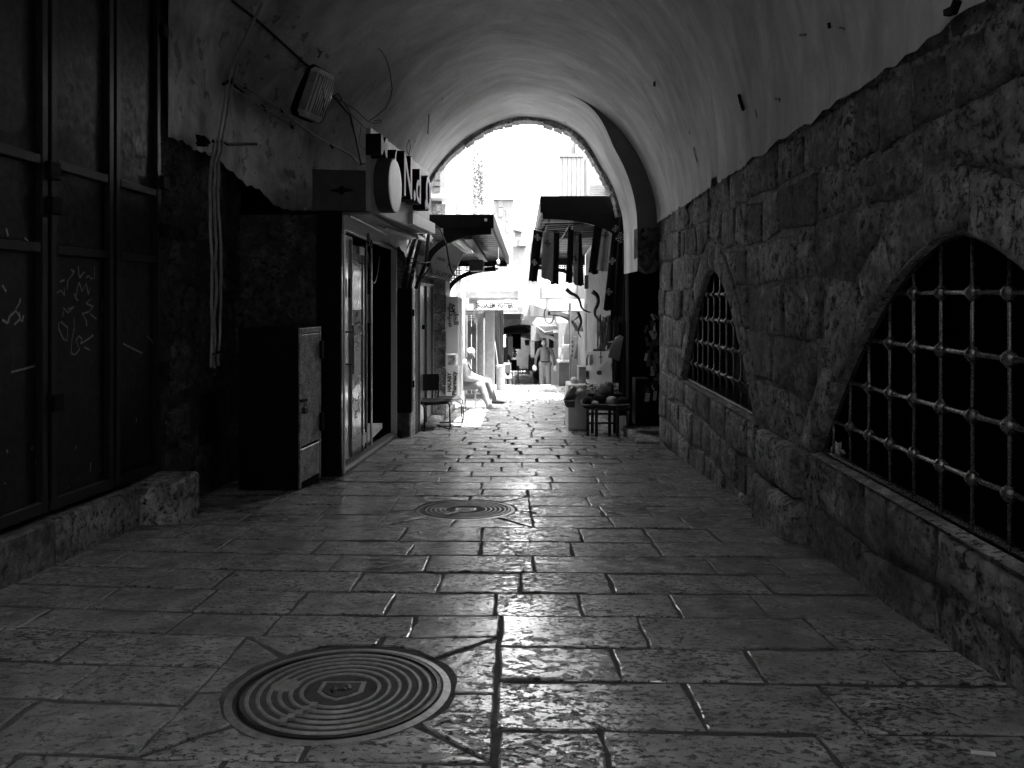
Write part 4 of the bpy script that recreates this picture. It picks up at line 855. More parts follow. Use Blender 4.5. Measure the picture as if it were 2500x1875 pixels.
m = MB(); m.bar(V(-.98, 12.7, H+1.0), V(-.75, 15.2, H+.86), .10, .05); m.cyl(V(-1.07, 12.7, H+.99), V(-.84, 15.2, H+.85), .022, 8); m.cyl(V(-.90, 12.7, H+.97), V(-.66, 15.2, H+.84), .022, 8); m.build('strip_light', M['white'], c1)
m = MB(); m.bar(V(-.70, 12.9, H+.98), V(-.52, 15.6, H+.72), .14, .07); m.build('cable_tray', M['dgrey'], c1)
m = MB(); m.box(*facing(1145, 1180, 634, 662, 14.2, .5)); m.build('flood_light', M['dgrey'], None, label='grey floodlight hanging under the left canopy', cat='floodlight', bev=.02)
m = MB(); c = P(1217, 640, 13.0); m.ball(c, .03, .03, .05, 8, 6, .5); m.tube([c, c+V(0, 0, .25)], .004, 4); m.ball(c-V(.02, 0, .09), .035, .02, .04, 8, 6, .9); m.build('hanging_ornament', M['white'], None, label='small white ornament dangling from the outer edge of the left canopy', cat='ornament')
c2 = canopy('arched_canopy', 'grey dusty canopy over the pottery shop with a perforated arched bracket', 18.2, 20.4, -1.08, .15, H+.12, H-.02, .17, 1, M['grey'], M['grey'], ribs=8, drop=.60, aw=.82)
c3 = canopy('arched_canopy', 'brown black canopy on the right with scarves hung below it', 12.2, 18.5, 1.80, .52, H+1.585, H+1.0, .27, -1, M['doorframe'], M['doorframe'], ribs=18, drop=.42, solid=True)
m = MB()
for i in range(9): y = 12.5+i*.4; m.tube([V(.56, y, H+1.16), V(1.78, y, H+1.20)], .012, 5)
for x in (.62, .98): m.tube([V(x, 12.25, H+1.2), V(x, 16, H+1.0)], .015, 5)
m.build('roof_batten', M['cable'], c3, kind='stuff')
m = MB(); c = P(1411, 545, 12.6); m.prism([c+V(-.08, 0, .06), c+V(.10, 0, .05), c+V(.05, 0, -.20), c+V(-.09, 0, -.17)], V(0, .16, 0)); m.build('paper_lantern', M['offw'], None, label='pale boxy lantern hanging under the right canopy between scarves', cat='lantern')
c4 = canopy('arched_canopy', 'thin grey canopy high on the far right above an air conditioner', 20.5, 22.0, 1.98, 1.08, H-.10, H-.16, .30, -1, M['pipe'], M['dgrey'], perf=False, ribs=6, drop=.55)
c5 = canopy('arched_canopy', 'low white topped canopy on the right above the walking man', 24.6, 27.0, 1.9, .95, H-.97, H-1.0, .26, -1, M['grey'], M['grey'], perf=False, ribs=6, drop=.8)
m = MB(); m.prism([P(1300, 790, 24.5), P(1330, 812, 24.5), P(1395, 800, 24.5), P(1395, 783, 27), P(1310, 776, 27)], V(0, 0, .02)); m.build('canvas_cover', M['canvas'], c5)
m = MB(); m.box(*facing(1351, 1371, 805, 812, 24.5, .03)); m.build('price_plate', M['white'], c5)
# pottery sign and doors
pt = thing('pottery_sign', 'long white shop sign in black capitals under the grey canopy', 'sign', P(1215, 757, 18.9))
m = MB(); m.box(*facing(1166, 1264, 735, 757, 18.08, .08)); m.build('board', M['white'], pt, bev=.004)
text('JERUSALEM  POTTERY', P(1258, 751, 18.07), (1, 0, 0), (0, 0, 1), 17*18.1/F, .002, 'lettering', M['black'], pt, sx=.60, align='RIGHT', bold=.004)
dd = thing('pottery_doors', 'open grey panelled shop doors under the pottery sign', 'door', P(1190, 930, 20))
for (a, b, d, mt) in ((1141, 1150, 19.2, 'grey'), (1152, 1163, 19.4, 'grey'), (1165, 1180, 19.6, 'pipe'), (1184, 1208, 19.8, 'offw')):
    m = MB(); q = facing(a, b, 757, 930, d, .05); m.box(*q[:4], zf(d)+.12, q[5]); lf = m.build('door_leaf', M[mt], dd, bev=.005)
    if b-a > 12:
        for y0, y1 in ((765, 830), (836, 915)): m = MB(); m.box(*facing(a+3, b-3, y0, y1, d-.012, .02)); m.build('door_panel', M[mt], lf, bev=.006)
m = MB(); m.box(*facing(1138, 1212, 757, 770, 20.0, .1)); m.box(-1.15, -.38, 19.2, 20, zf(19.5), zf(19.5)+.12); m.build('door_frame', M['grey'], dd)
m = MB(); q = P(1222, 935, 21.8); m.lathe(V(q.x, 21.8, zf(21.8)), [(.10, 0), (.12, .02), (.13, .68), (.135, .70), (.12, .72), (.01, .73)], 18); m.build('dustbin', M['grey'], None, label='tall grey cylindrical bin beside the pottery shop doors', cat='bin', smooth=False)
m = MB(); m.grid(lambda u, v: V(-.42+.10*v+.02*math.sin(u*9), 20.6+.1*u, H-1.2-.75*v+.02*nz(u*5, v*5)), 8, 8); m.build('draped_cloth', M['cloth_l'], None, label='light cloth draped from the edge of the open pottery door', cat='cloth')
# ---------------------------------------------------------------- right side of the street
br_ = thing('right_houses', 'pale stone house fronts along the right side of the street', 'building', (2, 18, -1.3))
m = MB(); m.box(1.82, 4, 12.02, 18.5, -1.6, 3.35); m.build('wall', M['facade'], br_)
m = MB(); m.box(2.12, 4, 18.5, 24.2, -2.2, 1.55); m.build('wall', M['facade2'], br_)
m = MB(); m.box(1.53, 4, 24.2, 33, -3, 3.9); m.build('wall', M['facade'], br_)
m = MB(); m.box(*facing(1432, 1500, 380, 480, 14.6, .6)); m.build('upper_wall', M['facade'], br_)
m = MB(); n = 44; a = P(1365, 478, 24.0); b = P(1426, 380, 24.0); vs = []
for i in range(n+1): x = a.x+(b.x-a.x)*i/n; yy_ = 24.0-.05*(1 if i % 8 == 0 or i % 8 == 7 else 0); vs += [V(x, yy_, a.z-.3), V(x, yy_, b.z)]
m.add(vs, [(2*i, 2*i+1, 2*i+3, 2*i+2) for i in range(n)]); m.build('corrugated_sheet', M['iron_sheet'], br_)
m = MB(); m.box(*facing(1366, 1426, 325, 377, 24.0, .1)); m.build('upper_panel', M['facade2'], br_); m = MB(); m.box(*facing(1364, 1428, 376, 382, 23.9, .15)); m.build('metal_rail', M['grey'], br_)
m = MB(); m.box(*facing(1405, 1412, 325, 378, 23.9, .1)); m.tube([P(1415, 350, 23.8)+V(.08*math.cos(a_), 0, .12*math.sin(a_)) for a_ in [k*.6 for k in range(11)]], .012, 4); m.build('iron_scroll', M['grey'], br_)
for i in range(7): m = MB(); q = facing(1440, 1505, 452+i*4, 454+i*4, 14.3, .05); m.box(*q); m.build('slat', M['grey'], br_)
m = MB()
for i in range(26): a_ = P(random.uniform(1478, 1505), random.uniform(420, 475), 13.8); m.tube([a_, a_+V(random.uniform(-.08, .08), 0, random.uniform(.05, .16))], .005, 4)
m.build('dry_twigs', M['leaf'], None, kind='stuff')
m = MB(); m.box(*facing(1320, 1376, 700, 730, 22.6, .5)); m.build('stone_bracket', M['facade2'], br_, bev=.02)
m = MB(); m.box(*facing(1376-52, 1376, 645, 712, 22.8, .8)); m.build('window_box', M['pipe'], br_, bev=.02)
m = MB(); m.box(*facing(1427, 1437, 672, 705, 17.5, .06)); m.build('window_pane', M['dgrey'], br_)
m = MB(); m.box(*facing(1360, 1386, 741, 790, 22.5, .4)); ac = m.build('air_conditioner', M['offw'], None, label='white air conditioner box on top of the low right canopy', cat='air conditioner', bev=.02)
m = MB(); c = P(1341, 768, 22.4)
for k in range(3): m.tube([c+V(.16*math.cos(a_)*(1-.1*k), .05*k, .26*math.sin(a_)) for a_ in [j*.45 for j in range(15)]], .010, 5)
m.build('cable_coil', M['cable'], None, label='coil of black cable above the low right canopy', cat='cable')
m = MB(); m.cyl(V(P(1392, 900, 20.5).x, 20.5, zf(20.5)), P(1392, 740, 20.5), .03, 8); m.build('steel_post', M['dgrey'], None, label='thin dark post carrying the far right canopy', cat='post')
pc = thing('display_case', 'dark fronted glass display case at the right edge beyond the sunlit strip', 'display case', P(1378, 940, 23.5))
m = MB(); q = facing(1364, 1390, 884, 941, 23.4, .4); m.box(*q); m.build('case_front', M['dgrey'], pc, bev=.01)
m = MB(); q = facing(1364, 1390, 849, 883, 23.6, .02); m.box(*q); m.build('glass_pane', M['glass'], pc); m = MB(); m.box(*facing(1362, 1392, 881, 885, 23.35, .5)); m.box(*facing(1374, 1392, 843, 851, 23.35, .5)); m.box(*facing(1374, 1376, 820, 885, 23.4, .04)); m.build('case_frame', M['pipe'], pc)
m = MB(); q = P(1374, 881, 23.5); m.lathe(q, [(.035, 0), (.035, .12), (.015, .16), (.015, .2)], 10); m.build('bottle', M['white'], None, label='small pale bottle standing on the glass display case', cat='bottle')
m = MB(); m.box(*facing(1399, 1410, 822, 876, 19.5, .06)); nb = m.build('notice_board', M['dgrey'], None, label='narrow dark notice board on the right wall beneath a goat horn', cat='notice board')
for i in range(4): m = MB(); m.box(*facing(1395.5, 1399, 832+i*11, 838+i*11, 19.45, .03)); m.build('clip', M['black'], nb)
m = MB(); m.box(1.82, 1.9, 18.3, 18.5, -1.4, H-.2); m.build('pilaster', M['facade2'], br_)
# ---------------------------------------------------------------- far end of the street
fb = thing('far_left_house', 'bright sunlit house with barred windows beyond the left canopy', 'building', (-1.2, 31, -2))
m = MB(); m.box(-4, -.72, 24.4, 44, -5, 1.15); m.build('wall', M['facade2'], fb)
m = MB(); q = facing(1118, 1196, 330, 760, 31, 6); m.box(-4, q[1], 31, 38, -3, q[5]); m.build('wall', M['facade'], fb)
for i in range(8): m = MB(); m.box(*facing(1119, 1124, 372+i*15, 384+i*15, 29.0, .1)); m.build('shutter_slat', M['pipe'], fb)
m = MB(); m.box(*facing(1112, 1117, 355, 500, 29.0, .5)); m.build('window_jamb', M['offw'], fb)
f2 = thing('terrace_house', 'white terrace house with tall windows and weeds along its parapet', 'building', (-.4, 42, -3))
m = MB(); q = facing(1184, 1252, 486, 780, 42, 10); m.box(*q); m.build('wall', M['facade'], f2); m = MB(); m.box(*facing(1180, 1256, 476, 486, 41.8, 11)); m.build('parapet', M['white'], f2)
for (a, b, y0, y1) in ((1217, 1228, 484, 505), (1217, 1228, 508, 529), (1236, 1241, 512, 540), (1236, 1242, 546, 566), (1204, 1210, 490, 520)): m = MB(); m.box(*facing(a, b, y0, y1, 41.95, .1)); m.build('window', M['grey'], f2)
f3 = thing('distant_house', 'distant sunlit house closing the view above the covered street', 'building', (1, 62, -4))
m = MB(); q = facing(1245, 1345, 600, 900, 62, 8); m.box(*q); m.build('wall', M['facade'], f3); m = MB(); m.box(*facing(1262, 1285, 585, 600, 61, 3)); m.box(*facing(1298, 1330, 560, 600, 62, 5)); m.build('roof_hut', M['facade2'], f3)
m = MB(); m.box(*facing(1255, 1275, 560, 580, 60, .3)); m.prism([P(1252, 547, 59), P(1275, 560, 59), P(1275, 566, 59), P(1252, 560, 59)], V(0, 3, 0)); m.build('lean_to_roof', M['grey'], f3)
m = MB(); m.box(*facing(1268, 1400, 640, 905, 72, 3)); m.build('wall', M['facade'], f3)
m = MB(); m.box(1.6, 4, 33, 60, -6, .6); m.build('far_right_house', M['facade2'], None, label='low plain house wall on the right behind the covered street', cat='building')
def leaves(name, n, fn, size, label=None, cat=None, kind='stuff'):
    m = MB()
    for i in range(n):
        c = fn(); a = V(random.uniform(-1, 1), random.uniform(-1, 1), random.uniform(-1, 1)).normalized()*size; b = a.orthogonal().normalized()*size*.5; m.add([c-a, c+b, c+a, c-b], [(0, 1, 2, 3)])
    return m.build(name, M['leaf'], None, label=label, cat=cat, kind=kind)
random.seed(14)
def vine():
    t = random.random()**1.2; py = 345+250*t; w_ = 10+14*t if random.random() < .8 else 30; return P(1140+random.gauss(10, 1)*.6+random.uniform(0, w_), py+random.uniform(-4, 4), 30.4+random.uniform(-.2, .3))
leaves('climbing_vine', 900, vine, .07, 'sparse climbing vine trailing down the sunlit house front', 'vine', None)
leaves('parapet_weeds', 260, lambda: P(random.uniform(1195, 1258), random.uniform(460, 478), 41.9+random.uniform(0, .6)), .07)
leaves('roof_weeds', 200, lambda: P(1141+random.gauss(0, 7), 528-abs(random.gauss(0, 8)), 24.5), .06)
leaves('fallen_vine', 260, lambda: P(random.gauss(1172, 6), random.uniform(400, 500), 30.5), .06)
# covered street: tarpaulins, goods, arch
m = MB(); n = 16
for k in range(n):
    a0, a1 = k/n, (k+1)/n; y0, y1 = 33, 57; z0, z1 = -.02, -1.84
    h = lambda a: .42*math.sin(math.pi*a)**.7; X = lambda a: -.72+2.35*a
    m.add([V(X(a0), y0, z0-.42+h(a0)), V(X(a1), y0, z0-.42+h(a1)), V(X(a1), y1, z1-.42+h(a1)), V(X(a0), y1, z1-.42+h(a0)), V(X(a0), y0, z0+.35), V(X(a1), y0, z0+.35), V(X(a1), y1, z1+.35), V(X(a0), y1, z1+.35)], [(0, 1, 2, 3), (4, 5, 6, 7), (0, 1, 5, 4), (3, 2, 6, 7)])
m.build('passage_vault', M['facade2'], None, label='vaulted roof over the dark market passage at the far end of the street', cat='vault')
m = MB(); m.box(-4, -.72, 44, 80, -9, .8); m.box(1.6, 4, 60, 80, -9, .5); m.build('passage_walls', M['facade2'], None, kind='structure')
def tarp(px0, px1, py, d, sag, dep, nm, label):
    a = P(px0, py, d); b = P(px1, py, d)
    m = MB(); m.grid(lambda u, v: V(a.x+(b.x-a.x)*u, d+dep*v, a.z+(b.z-a.z)*u+sag*math.sin(math.pi*u)+.05*math.sin(v*9+u*4)-.25*v*0), 14, 8); m.build(nm, M['canvas'], None, label=label, cat='awning', smooth=True)
for k, (x0, x1, y_, d, s_) in enumerate(((1216, 1276, 762, 29, .05), (1218, 1278, 778, 31, .1), (1228, 1296, 803, 36, .25), (1232, 1300, 818, 43, .55))):
    tarp(x0, x1, y_, d, s_, 2.2, 'canvas_awning', ['upper grey canvas awning roll beyond the pottery sign', 'dark edged canvas awning below the upper roll', 'pale canvas awning sagging over the covered street', 'farthest arched canvas awning over the covered street'][k])
    m = MB(); a = P(x0, y_, d-.02); b = P(x1, y_, d-.02); m.prism([V(a.x, d-.02, a.z-.02), V(b.x, d-.02, b.z-.02), V(b.x, d-.02, b.z+.20), V(a.x, d-.02, a.z+.20)], V(0, .05, 0)) if k < 2 else m.tube([V(a.x+(b.x-a.x)*i/10, d, a.z+s_*math.sin(math.pi*i/10)) for i in range(11)], .07, 6)
    m.build('awning_rail', M['dgrey'] if k == 1 else M['grey'], bpy.data.objects['canvas_awning' if k == 0 else 'canvas_awning.%03d' % k])
def hang(nm, lab, cat, px0, px1, py0, py1, d, mat, w_=.5, group=None, fold=5, t=.05):
    a = P(px0, py0, d); b = P(px1, py1, d)
    m = MB(); fn = lambda u, v, o: V(a.x+(b.x-a.x)*u, d+o+.03*math.sin(u*fold*6.28+v*2)+.015*nz(u*5, v*7), a.z+(b.z-a.z)*v-.03*nz(u*7, 3)*(1 if v == 1 else 0))
    m.grid(lambda u, v: fn(u, v, 0), 16, 10); m.grid(lambda u, v: fn(u, v, t), 16, 10); return m.build(nm, mat, None, label=lab, cat=cat, group=group, smooth=True)
hang('hanging_garment', 'long black garments hung under the arched awning deep in the covered street', 'garment', 1248, 1272, 816, 852, 43, M['cloth_k'])
hang('hanging_garment', 'light patterned garments hung left of the black ones in the covered street', 'garment', 1238, 1252, 822, 878, 34, M['cloth_g'])
hang('hanging_garment', 'tall dark clothes covering the left wall past the pottery shop', 'garment', 1208, 1229, 757, 905, 26, M['cloth_d'])
hang('hanging_garment', 'narrow striped clothes hung beside the dark ones on the left', 'garment', 1228, 1240, 815, 890, 30, M['cloth_d'])
hang('hanging_rug', 'patterned grey rug hung from the low right canopy above the walking man', 'rug', 1296, 1317, 795, 832, 26.8, M['cloth_g'], fold=1)
hang('hanging_rug', 'smaller patterned rug hung beside the grey one under the low right canopy', 'rug', 1318, 1334, 812, 831, 26.9, M['grey'], fold=1)
hang('hanging_garment', 'black dress hanging beside the walking man on the right', 'garment', 1340, 1352, 815, 850, 27, M['cloth_d'])
hang('hanging_garment', 'dark robes on the right behind the walking man', 'garment', 1354, 1362, 845, 940, 26.5, M['cloth_k'])
hang('hanging_garment', 'row of white and black shirts right of the distant shoppers', 'garment', 1290, 1304, 866, 905, 40, M['cloth_l'], fold=3)
hang('hanging_garment', 'dark scarf panel left of the walking man under the rugs', 'garment', 1305, 1316, 834, 872, 28, M['cloth_k'])
hang('hanging_garment', 'pale cloth panel beside the dark scarf under the rugs', 'garment', 1296, 1306, 834, 872, 29, M['cloth_l'])
m = MB(); q = P(1287, 843, 38); m.lathe(q, [(.10, 0), (.12, .25), (.13, .26)], 12); m.tube([q+V(0, 0, .26), q+V(0, 0, 1.1)], .008, 4); m.build('hanging_pot', M['dgrey'], None, label='dark flower pot hanging before the bright wall in the covered street', cat='plant pot')
for k, (x, y_, r) in enumerate(((1255, 855, .11), (1257, 861, .16), (1257, 868, .17), (1256, 873, .13), (1232, 827, .10), (1231, 834, .11), (1231, 841, .10), (1231, 848, .12))):
    d = 38 if k < 4 else 27; m = MB(); m.lathe(P(x, y_, d), [(r*.3, 0), (r*.8 if k < 4 else r*.5, .05), (r*.3, .14)], 10); m.build('hanging_lantern', M['white'], None, label=['topmost', 'second', 'third', 'lowest'][k % 4]+(' pale lantern of the left string in the covered street' if k > 3 else ' bright lantern of the string in mid street'), cat='lantern', group='left lantern string' if k > 3 else 'middle lantern string')
for (a, b, y0, y1, d, mt, lab) in ((1229, 1246, 888, 918, 27, 'dgrey', 'dark basket cart of goods by the left wall past the bin'), (1248, 1262, 880, 911, 36, 'black', 'dark display stand in the middle of the covered street'), (1262, 1268, 895, 911, 40, 'offw', 'pale folding table behind the dark display stand'), (1233, 1250, 921, 933, 25.5, 'grey', 'low grey tub on the paving near the left wall')):
    t = thing('goods_stand', lab, 'display stand', P((a+b)/2, y1, d)); zz_ = zf(d); q = facing(a, b, y0, y1, d, .5); m = MB(); m.box(q[0], q[1], q[2], q[3], max(zz_+.25, q[4]+.1), q[5]); m.build('stand_body', M[mt], t, bev=.02)
    for x in (q[0]+.04, q[1]-.04):
        m = MB(); m.bar(V(x, d+.05, zz_), V(x, d+.05, max(zz_+.25, q[4]+.12)), .04, .04, (0, 1, 0)); m.build('leg', M[mt], t)
# ---------------------------------------------------------------- right hand stall: scarves, horns, goods, tables
def cross(name, c, rt, up, s, mat, parent):
    """a Jerusalem cross: a cross potent with four small crosses"""
    rt = Vector(rt).normalized(); up = Vector(up).normalized(); n_ = rt.cross(up); m = MB()
    def bx(u, v, a, b): p = Vector(c)+rt*u*s+up*v*s; m.prism([p-rt*a*s-up*b*s, p+rt*a*s-up*b*s, p+rt*a*s+up*b*s, p-rt*a*s+up*b*s], n_*.002)
    bx(0, 0, .11, 1); bx(0, 0, 1, .11)
    for u, v in ((0, 1), (0, -1)): bx(u, v, .32, .11)
    for u, v in ((1, 0), (-1, 0)): bx(u, v, .11, .32)
    for u in (-.5, .5):
        for v in (-.5, .5): bx(u, v, .22, .07); bx(u, v, .07, .22)
    return m.build(name, mat, parent)
crl = simple('pale embroidery', .8, .8, 0, .1, 9, 0)
SC = []
def scarf(lab, tl, tr, br_, bl_, d, mat, crosses=(), fringe=False, fold=1.3, amp=.012):
    A, B_, C_, D = P(*tl, d), P(*tr, d), P(*br_, d+.02), P(*bl_, d+.02); ph = random.uniform(0, 6); wd = (B_-A).length
    fn = lambda u, v, o: A.lerp(B_, u).lerp(D.lerp(C_, u), v)+V(0, o+amp*math.sin(u*6.28*fold+ph+v*1.5)+.02*math.sin(v*3+ph), .008*math.sin(u*9+ph)*v)
    m = MB(); m.grid(lambda u, v: fn(u, v, 0), 10, 14); m.grid(lambda u, v: fn(u, v, .02), 10, 14); m.grid(lambda u, v: fn(0, u, .02*v), 14, 1); m.grid(lambda u, v: fn(1, u, .02*v), 14, 1)
    o = m.build('hanging_scarf', mat, None, smooth=True, label=lab, cat='scarf', group='scarves hung from the right canopy')
    for (u, v, s, mt) in crosses:
        q = fn(u, v, -.012-amp); r_ = fn(min(1, u+.2), v, 0)-fn(max(0, u-.2), v, 0); r_.y = 0; cross('cross_emblem', q, r_, (0, 0, 1), s, mt, o)
    if fringe:
        m = MB()
        for k in range(12): q = fn(k/11, 1, .01); m.tube([q, q-V(random.uniform(-.01, .01), 0, .05)], .004, 4)
        m.build('fringe', crl, o)
    return o
random.seed(31); d0 = 12.25
scarf('outermost black scarf with two pale crosses and a white fringe', (1303, 560), (1325, 567), (1311, 688), (1290, 686), d0, M['cloth_k'], ((.5, .13, .045, crl), (.45, .62, .045, crl)), True)
scarf('broad grey scarf with one dark cross near its top', (1326, 566), (1352, 568), (1350, 690), (1321, 676), d0+.02, M['cloth_g'], ((.45, .24, .045, M['cloth_k']),))
scarf('plain dark scarf hung against the broad grey scarf', (1352, 568), (1366, 568), (1364, 694), (1344, 694), d0+.04, M['cloth_d'])
scarf('plain black scarf of the middle group under the canopy', (1388, 555), (1401, 563), (1398, 692), (1381, 689), d0, M['cloth_k'])
scarf('narrow grey scarf with two dark crosses in the middle group', (1401, 564), (1414, 570), (1410, 700), (1399, 690), d0+.02, M['cloth_g'], ((.4, .04, .035, M['cloth_k']), (.4, .50, .04, M['cloth_k'])))
scarf('dark flared scarf at the right of the middle group', (1414, 569), (1420, 571), (1426, 697), (1409, 698), d0+.04, M['cloth_d'])
scarf('black scarf hanging left of the light grey one', (1452, 538), (1463, 538), (1456, 671), (1437, 665), d0-.02, M['cloth_k'], ((.4, .38, .045, M['cloth_d']),))
scarf('dark inner fold between the black and light grey scarves', (1462, 540), (1474, 538), (1460, 668), (1455, 668), d0+.03, M['cloth_d'])
scarf('light grey scarf with one dark cross and flared hem', (1474, 537), (1487, 537), (1484, 664), (1457, 660), d0-.02, simple('light grey wool', .5, .85, 0, .1, 20, .001), ((.5, .30, .045, M['cloth_k']),))
scarf('long black scarf with three pale crosses beside the light grey one', (1500, 528), (1516, 520), (1497, 760), (1473, 757), d0-.05, M['cloth_k'], ((.35, .14, .05, crl), (.35, .48, .05, crl), (.3, .80, .05, crl)), fold=.8)
scarf('long dark shawl with one bold white cross', (1513, 518), (1528, 512), (1522, 775), (1496, 770), d0-.10, M['cloth_d'], ((.35, .25, .075, M['white']),), fold=1.5)
scarf('widest plain dark shawl nearest the arch corbel', (1528, 508), (1544, 528), (1552, 800), (1511, 790), d0-.14, simple('charcoal wool', .09, .9, 0, .2, 20, .001), fold=3, amp=.025)
m = MB(); m.tube([P(1512, 512, 12.1), P(1540, 486, 11.9), P(1552, 484, 11.8)], .014, 6); m.tube([P(1300, 557, 12.3), P(1370, 566, 12.3), P(1420, 568, 12.3)], .006, 5); m.tube([P(1385, 553, 12.3), P(1450, 536, 12.3), P(1545, 505, 12.1)], .006, 5); m.build('hanging_rail', M['doorframe'], None, label='thin rail and bracket carrying the scarves under the right canopy', cat='rail')
m = MB(); m.tube([P(1517, 795, 12.15), P(1521, 800, 12.15), P(1517, 870, 12.15), P(1516, 1010, 12.15)], .012, 6); m.build('display_rail', M['offw'], None, label='slim white upright rod below the dark shawls', cat='rod', smooth=True)
def horn(lab, pts, d, r0, r1):
    pts = [P(a, b, d+.02*i) for i, (a, b) in enumerate(pts)]
    # smooth the path
    for _ in range(2):
        q = [pts[0]]
        for a, b in zip(pts, pts[1:]): q += [a.lerp(b, .25), a.lerp(b, .75)]
        pts = q+[pts[-1]]
    n = len(pts); m = MB(); m.tube(pts, [r0+(r1-r0)*i/(n-1) for i in range(n)], 9); m.build('curved_horn', M['horn'], None, smooth=True, label=lab, cat='horn', group='spiral goat horns hung at the stall')
horn('left upper curved goat horn below the middle scarves', [(1383, 706), (1393, 716), (1408, 722), (1416, 734), (1419, 752), (1430, 760), (1442, 763)], 13, .035, .008)
horn('largest curved goat horn next to the long black scarf', [(1446, 712), (1460, 722), (1461, 742), (1451, 758), (1453, 772), (1464, 784), (1474, 798)], 12.4, .040, .009)
horn('lower curved goat horn hanging before the dark notice board', [(1411, 762), (1417, 775), (1420, 790), (1412, 803), (1412, 813), (1418, 824)], 13.2, .030, .007)
horn('short forked goat horn pointing left above the lower one', [(1398, 784), (1406, 778), (1414, 772)], 13.2, .006, .014)
# bead and necklace cluster
nk = thing('necklace_bunch', 'dense bunch of dark beads and necklaces hanging below the black scarves', 'necklaces', P(1478, 855, 12.4))
random.seed(8)
bead = simple('glinting beads', .08, .3, .3, .8, 60, 0)
for k in range(26):
    x = random.uniform(1458, 1512); y0 = random.uniform(764, 790); y1 = random.uniform(838, 858); d = random.uniform(12.2, 12.6); pts = [P(x+random.uniform(-2, 2)*math.sin(t*3), y0+(y1-y0)*t/8, d) for t in range(9)]
    m = MB(); m.tube(pts, [random.uniform(.006, .018) for _ in pts], 5); m.build('necklace', bead if k % 3 else M['cloth_l'] if k % 9 == 0 else M['horn'], nk)
m = MB(); m.box(*facing(1449, 1478, 852, 857, 12.5, .06)); m.build('hanger_bar', M['horn'], nk)
m = MB(); m.ball(P(1508, 835, 12.2), .15, .1, .02, 8, 5, .5)
for k in range(11):
    x0 = 1500+k*1.7; m.tube([P(x0+4, 818+abs(k-6), 12.1), P(x0-3-(6-k)*.6, 845, 12.08), P(x0-6-(10-k)*.9, 872+k*1.0, 12.06)], [.010, .014, .008], 5)
m.build('tied_scarf_bundle', M['cloth_g'], None, smooth=True, label='bundle of striped scarves tied round the white rod', cat='scarf bundle')
hang('hanging_garment', 'dark grey cloth falling below the tied scarf bundle', 'garment', 1496, 1520, 868, 935, 12.2, M['cloth_d'], fold=2)
hang('hanging_garment', 'black robe filling the shade behind the hat table', 'garment', 1512, 1562, 785, 1015, 12.1, M['cloth_k'], fold=2)
hang('hanging_garment', 'dark patterned coat between the necklaces and the black robe', 'garment', 1492, 1516, 760, 905, 12.5, M['cloth_d'], fold=2)
# white display board with souvenirs
sb = thing('display_board', 'white upright souvenir board behind the hats', 'display board', P(1450, 960, 12.7))
dB = lambda px: 13.3-.8*(px-1429)/65-.04
m = MB(); m.prism([P(1429, 1000, 13.3), P(1494, 1000, 12.5), P(1494, 858, 12.5), P(1429, 858, 13.3)], V(.03, .04, 0)); m.build('board_panel', M['white'], sb)
m = MB(); m.box(*facing(1413, 1431, 896, 1000, 12.65, .35)); m.build('side_panel', M['offw'], sb)
m = MB(); c = P(1444, 876, dB(1444))
for k in range(16): a_ = random.uniform(-9, 9); m.tube([c+V(a_*.006, 0, .07), c+V(a_*.010, -.01, 0), c+V(a_*.0095, 0, random.uniform(-.12, -.06))], .010, 5)
m.build('leather_purse', M['pipe'], None, label='tasselled grey leather pouch hung on the white board', cat='pouch')
cr = P(1467, 873, dB(1467)-.03); m = MB(); m.box(cr.x-.007, cr.x+.007, cr.y, cr.y+.02, cr.z-.10, cr.z+.10); m.box(cr.x-.035, cr.x+.035, cr.y, cr.y+.02, cr.z+.0, cr.z+.015); m.build('wooden_cross', M['wood'], None, label='small dark wooden cross hung on the white board', cat='cross')
m = MB(); q = facing(1424, 1439, 905, 926, dB(1428)-.15, .04); m.box(*q); fr_ = m.build('picture_frame', M['pipe'], None, label='small grey framed picture leaning low on the white board', cat='picture'); m = MB(); m.box(*facing(1426, 1437, 907, 920, dB(1428)-.16, .01)); m.build('picture', M['dgrey'], fr_)
m = MB(); m.ball(P(1464, 910, dB(1464)-.02), .055, .02, .04, 12, 6); m.build('coin_purse', M['grey'], None, label='small oval purse hung right of the framed picture', cat='purse')
m = MB(); m.bar(P(1463, 899, dB(1463)-.03), P(1481, 884, dB(1481)-.03), .02, .02); m.build('paper_roll', M['white'], None, label='rolled white paper slanting beside the small cross', cat='paper')
# white counter box and crate
ct = thing('white_counter', 'low white counter box standing on the paving left of the hat table', 'counter', P(1408, 1023, 12.4)); zt_ = P(0, 958, 12.4).z
m = MB(); a = P(1387, 1023, 12.4); b = P(1434, 940, 12.4); m.box(a.x, b.x, 12.4, 13.0, zf(12.5)+.005, b.z); m.build('counter_box', M['white'], ct, bev=.01)
m = MB(); a = P(1396, 960, 12.6); b = P(1412, 930, 12.6); m.box(a.x, b.x, 12.6, 12.9, zt_-.2, b.z+.04); m.build('bag_stack', M['offw'], ct, bev=.03)
tc = thing('textile_crate', 'dark wire crate of folded textiles hung on the white counter', 'crate', P(1390, 995, 12.2))
m = MB(); A_ = P(1377, 978, 12.1); B2 = P(1404, 995, 12.1); m.prism([V(A_.x, 12.1, A_.z), V(B2.x, 12.1, A_.z), V(B2.x, 12.1, B2.z), V(A_.x+.04, 12.1, B2.z)], V(0, .28, 0)); m.build('crate_body', M['dgrey'], tc, bev=.01)
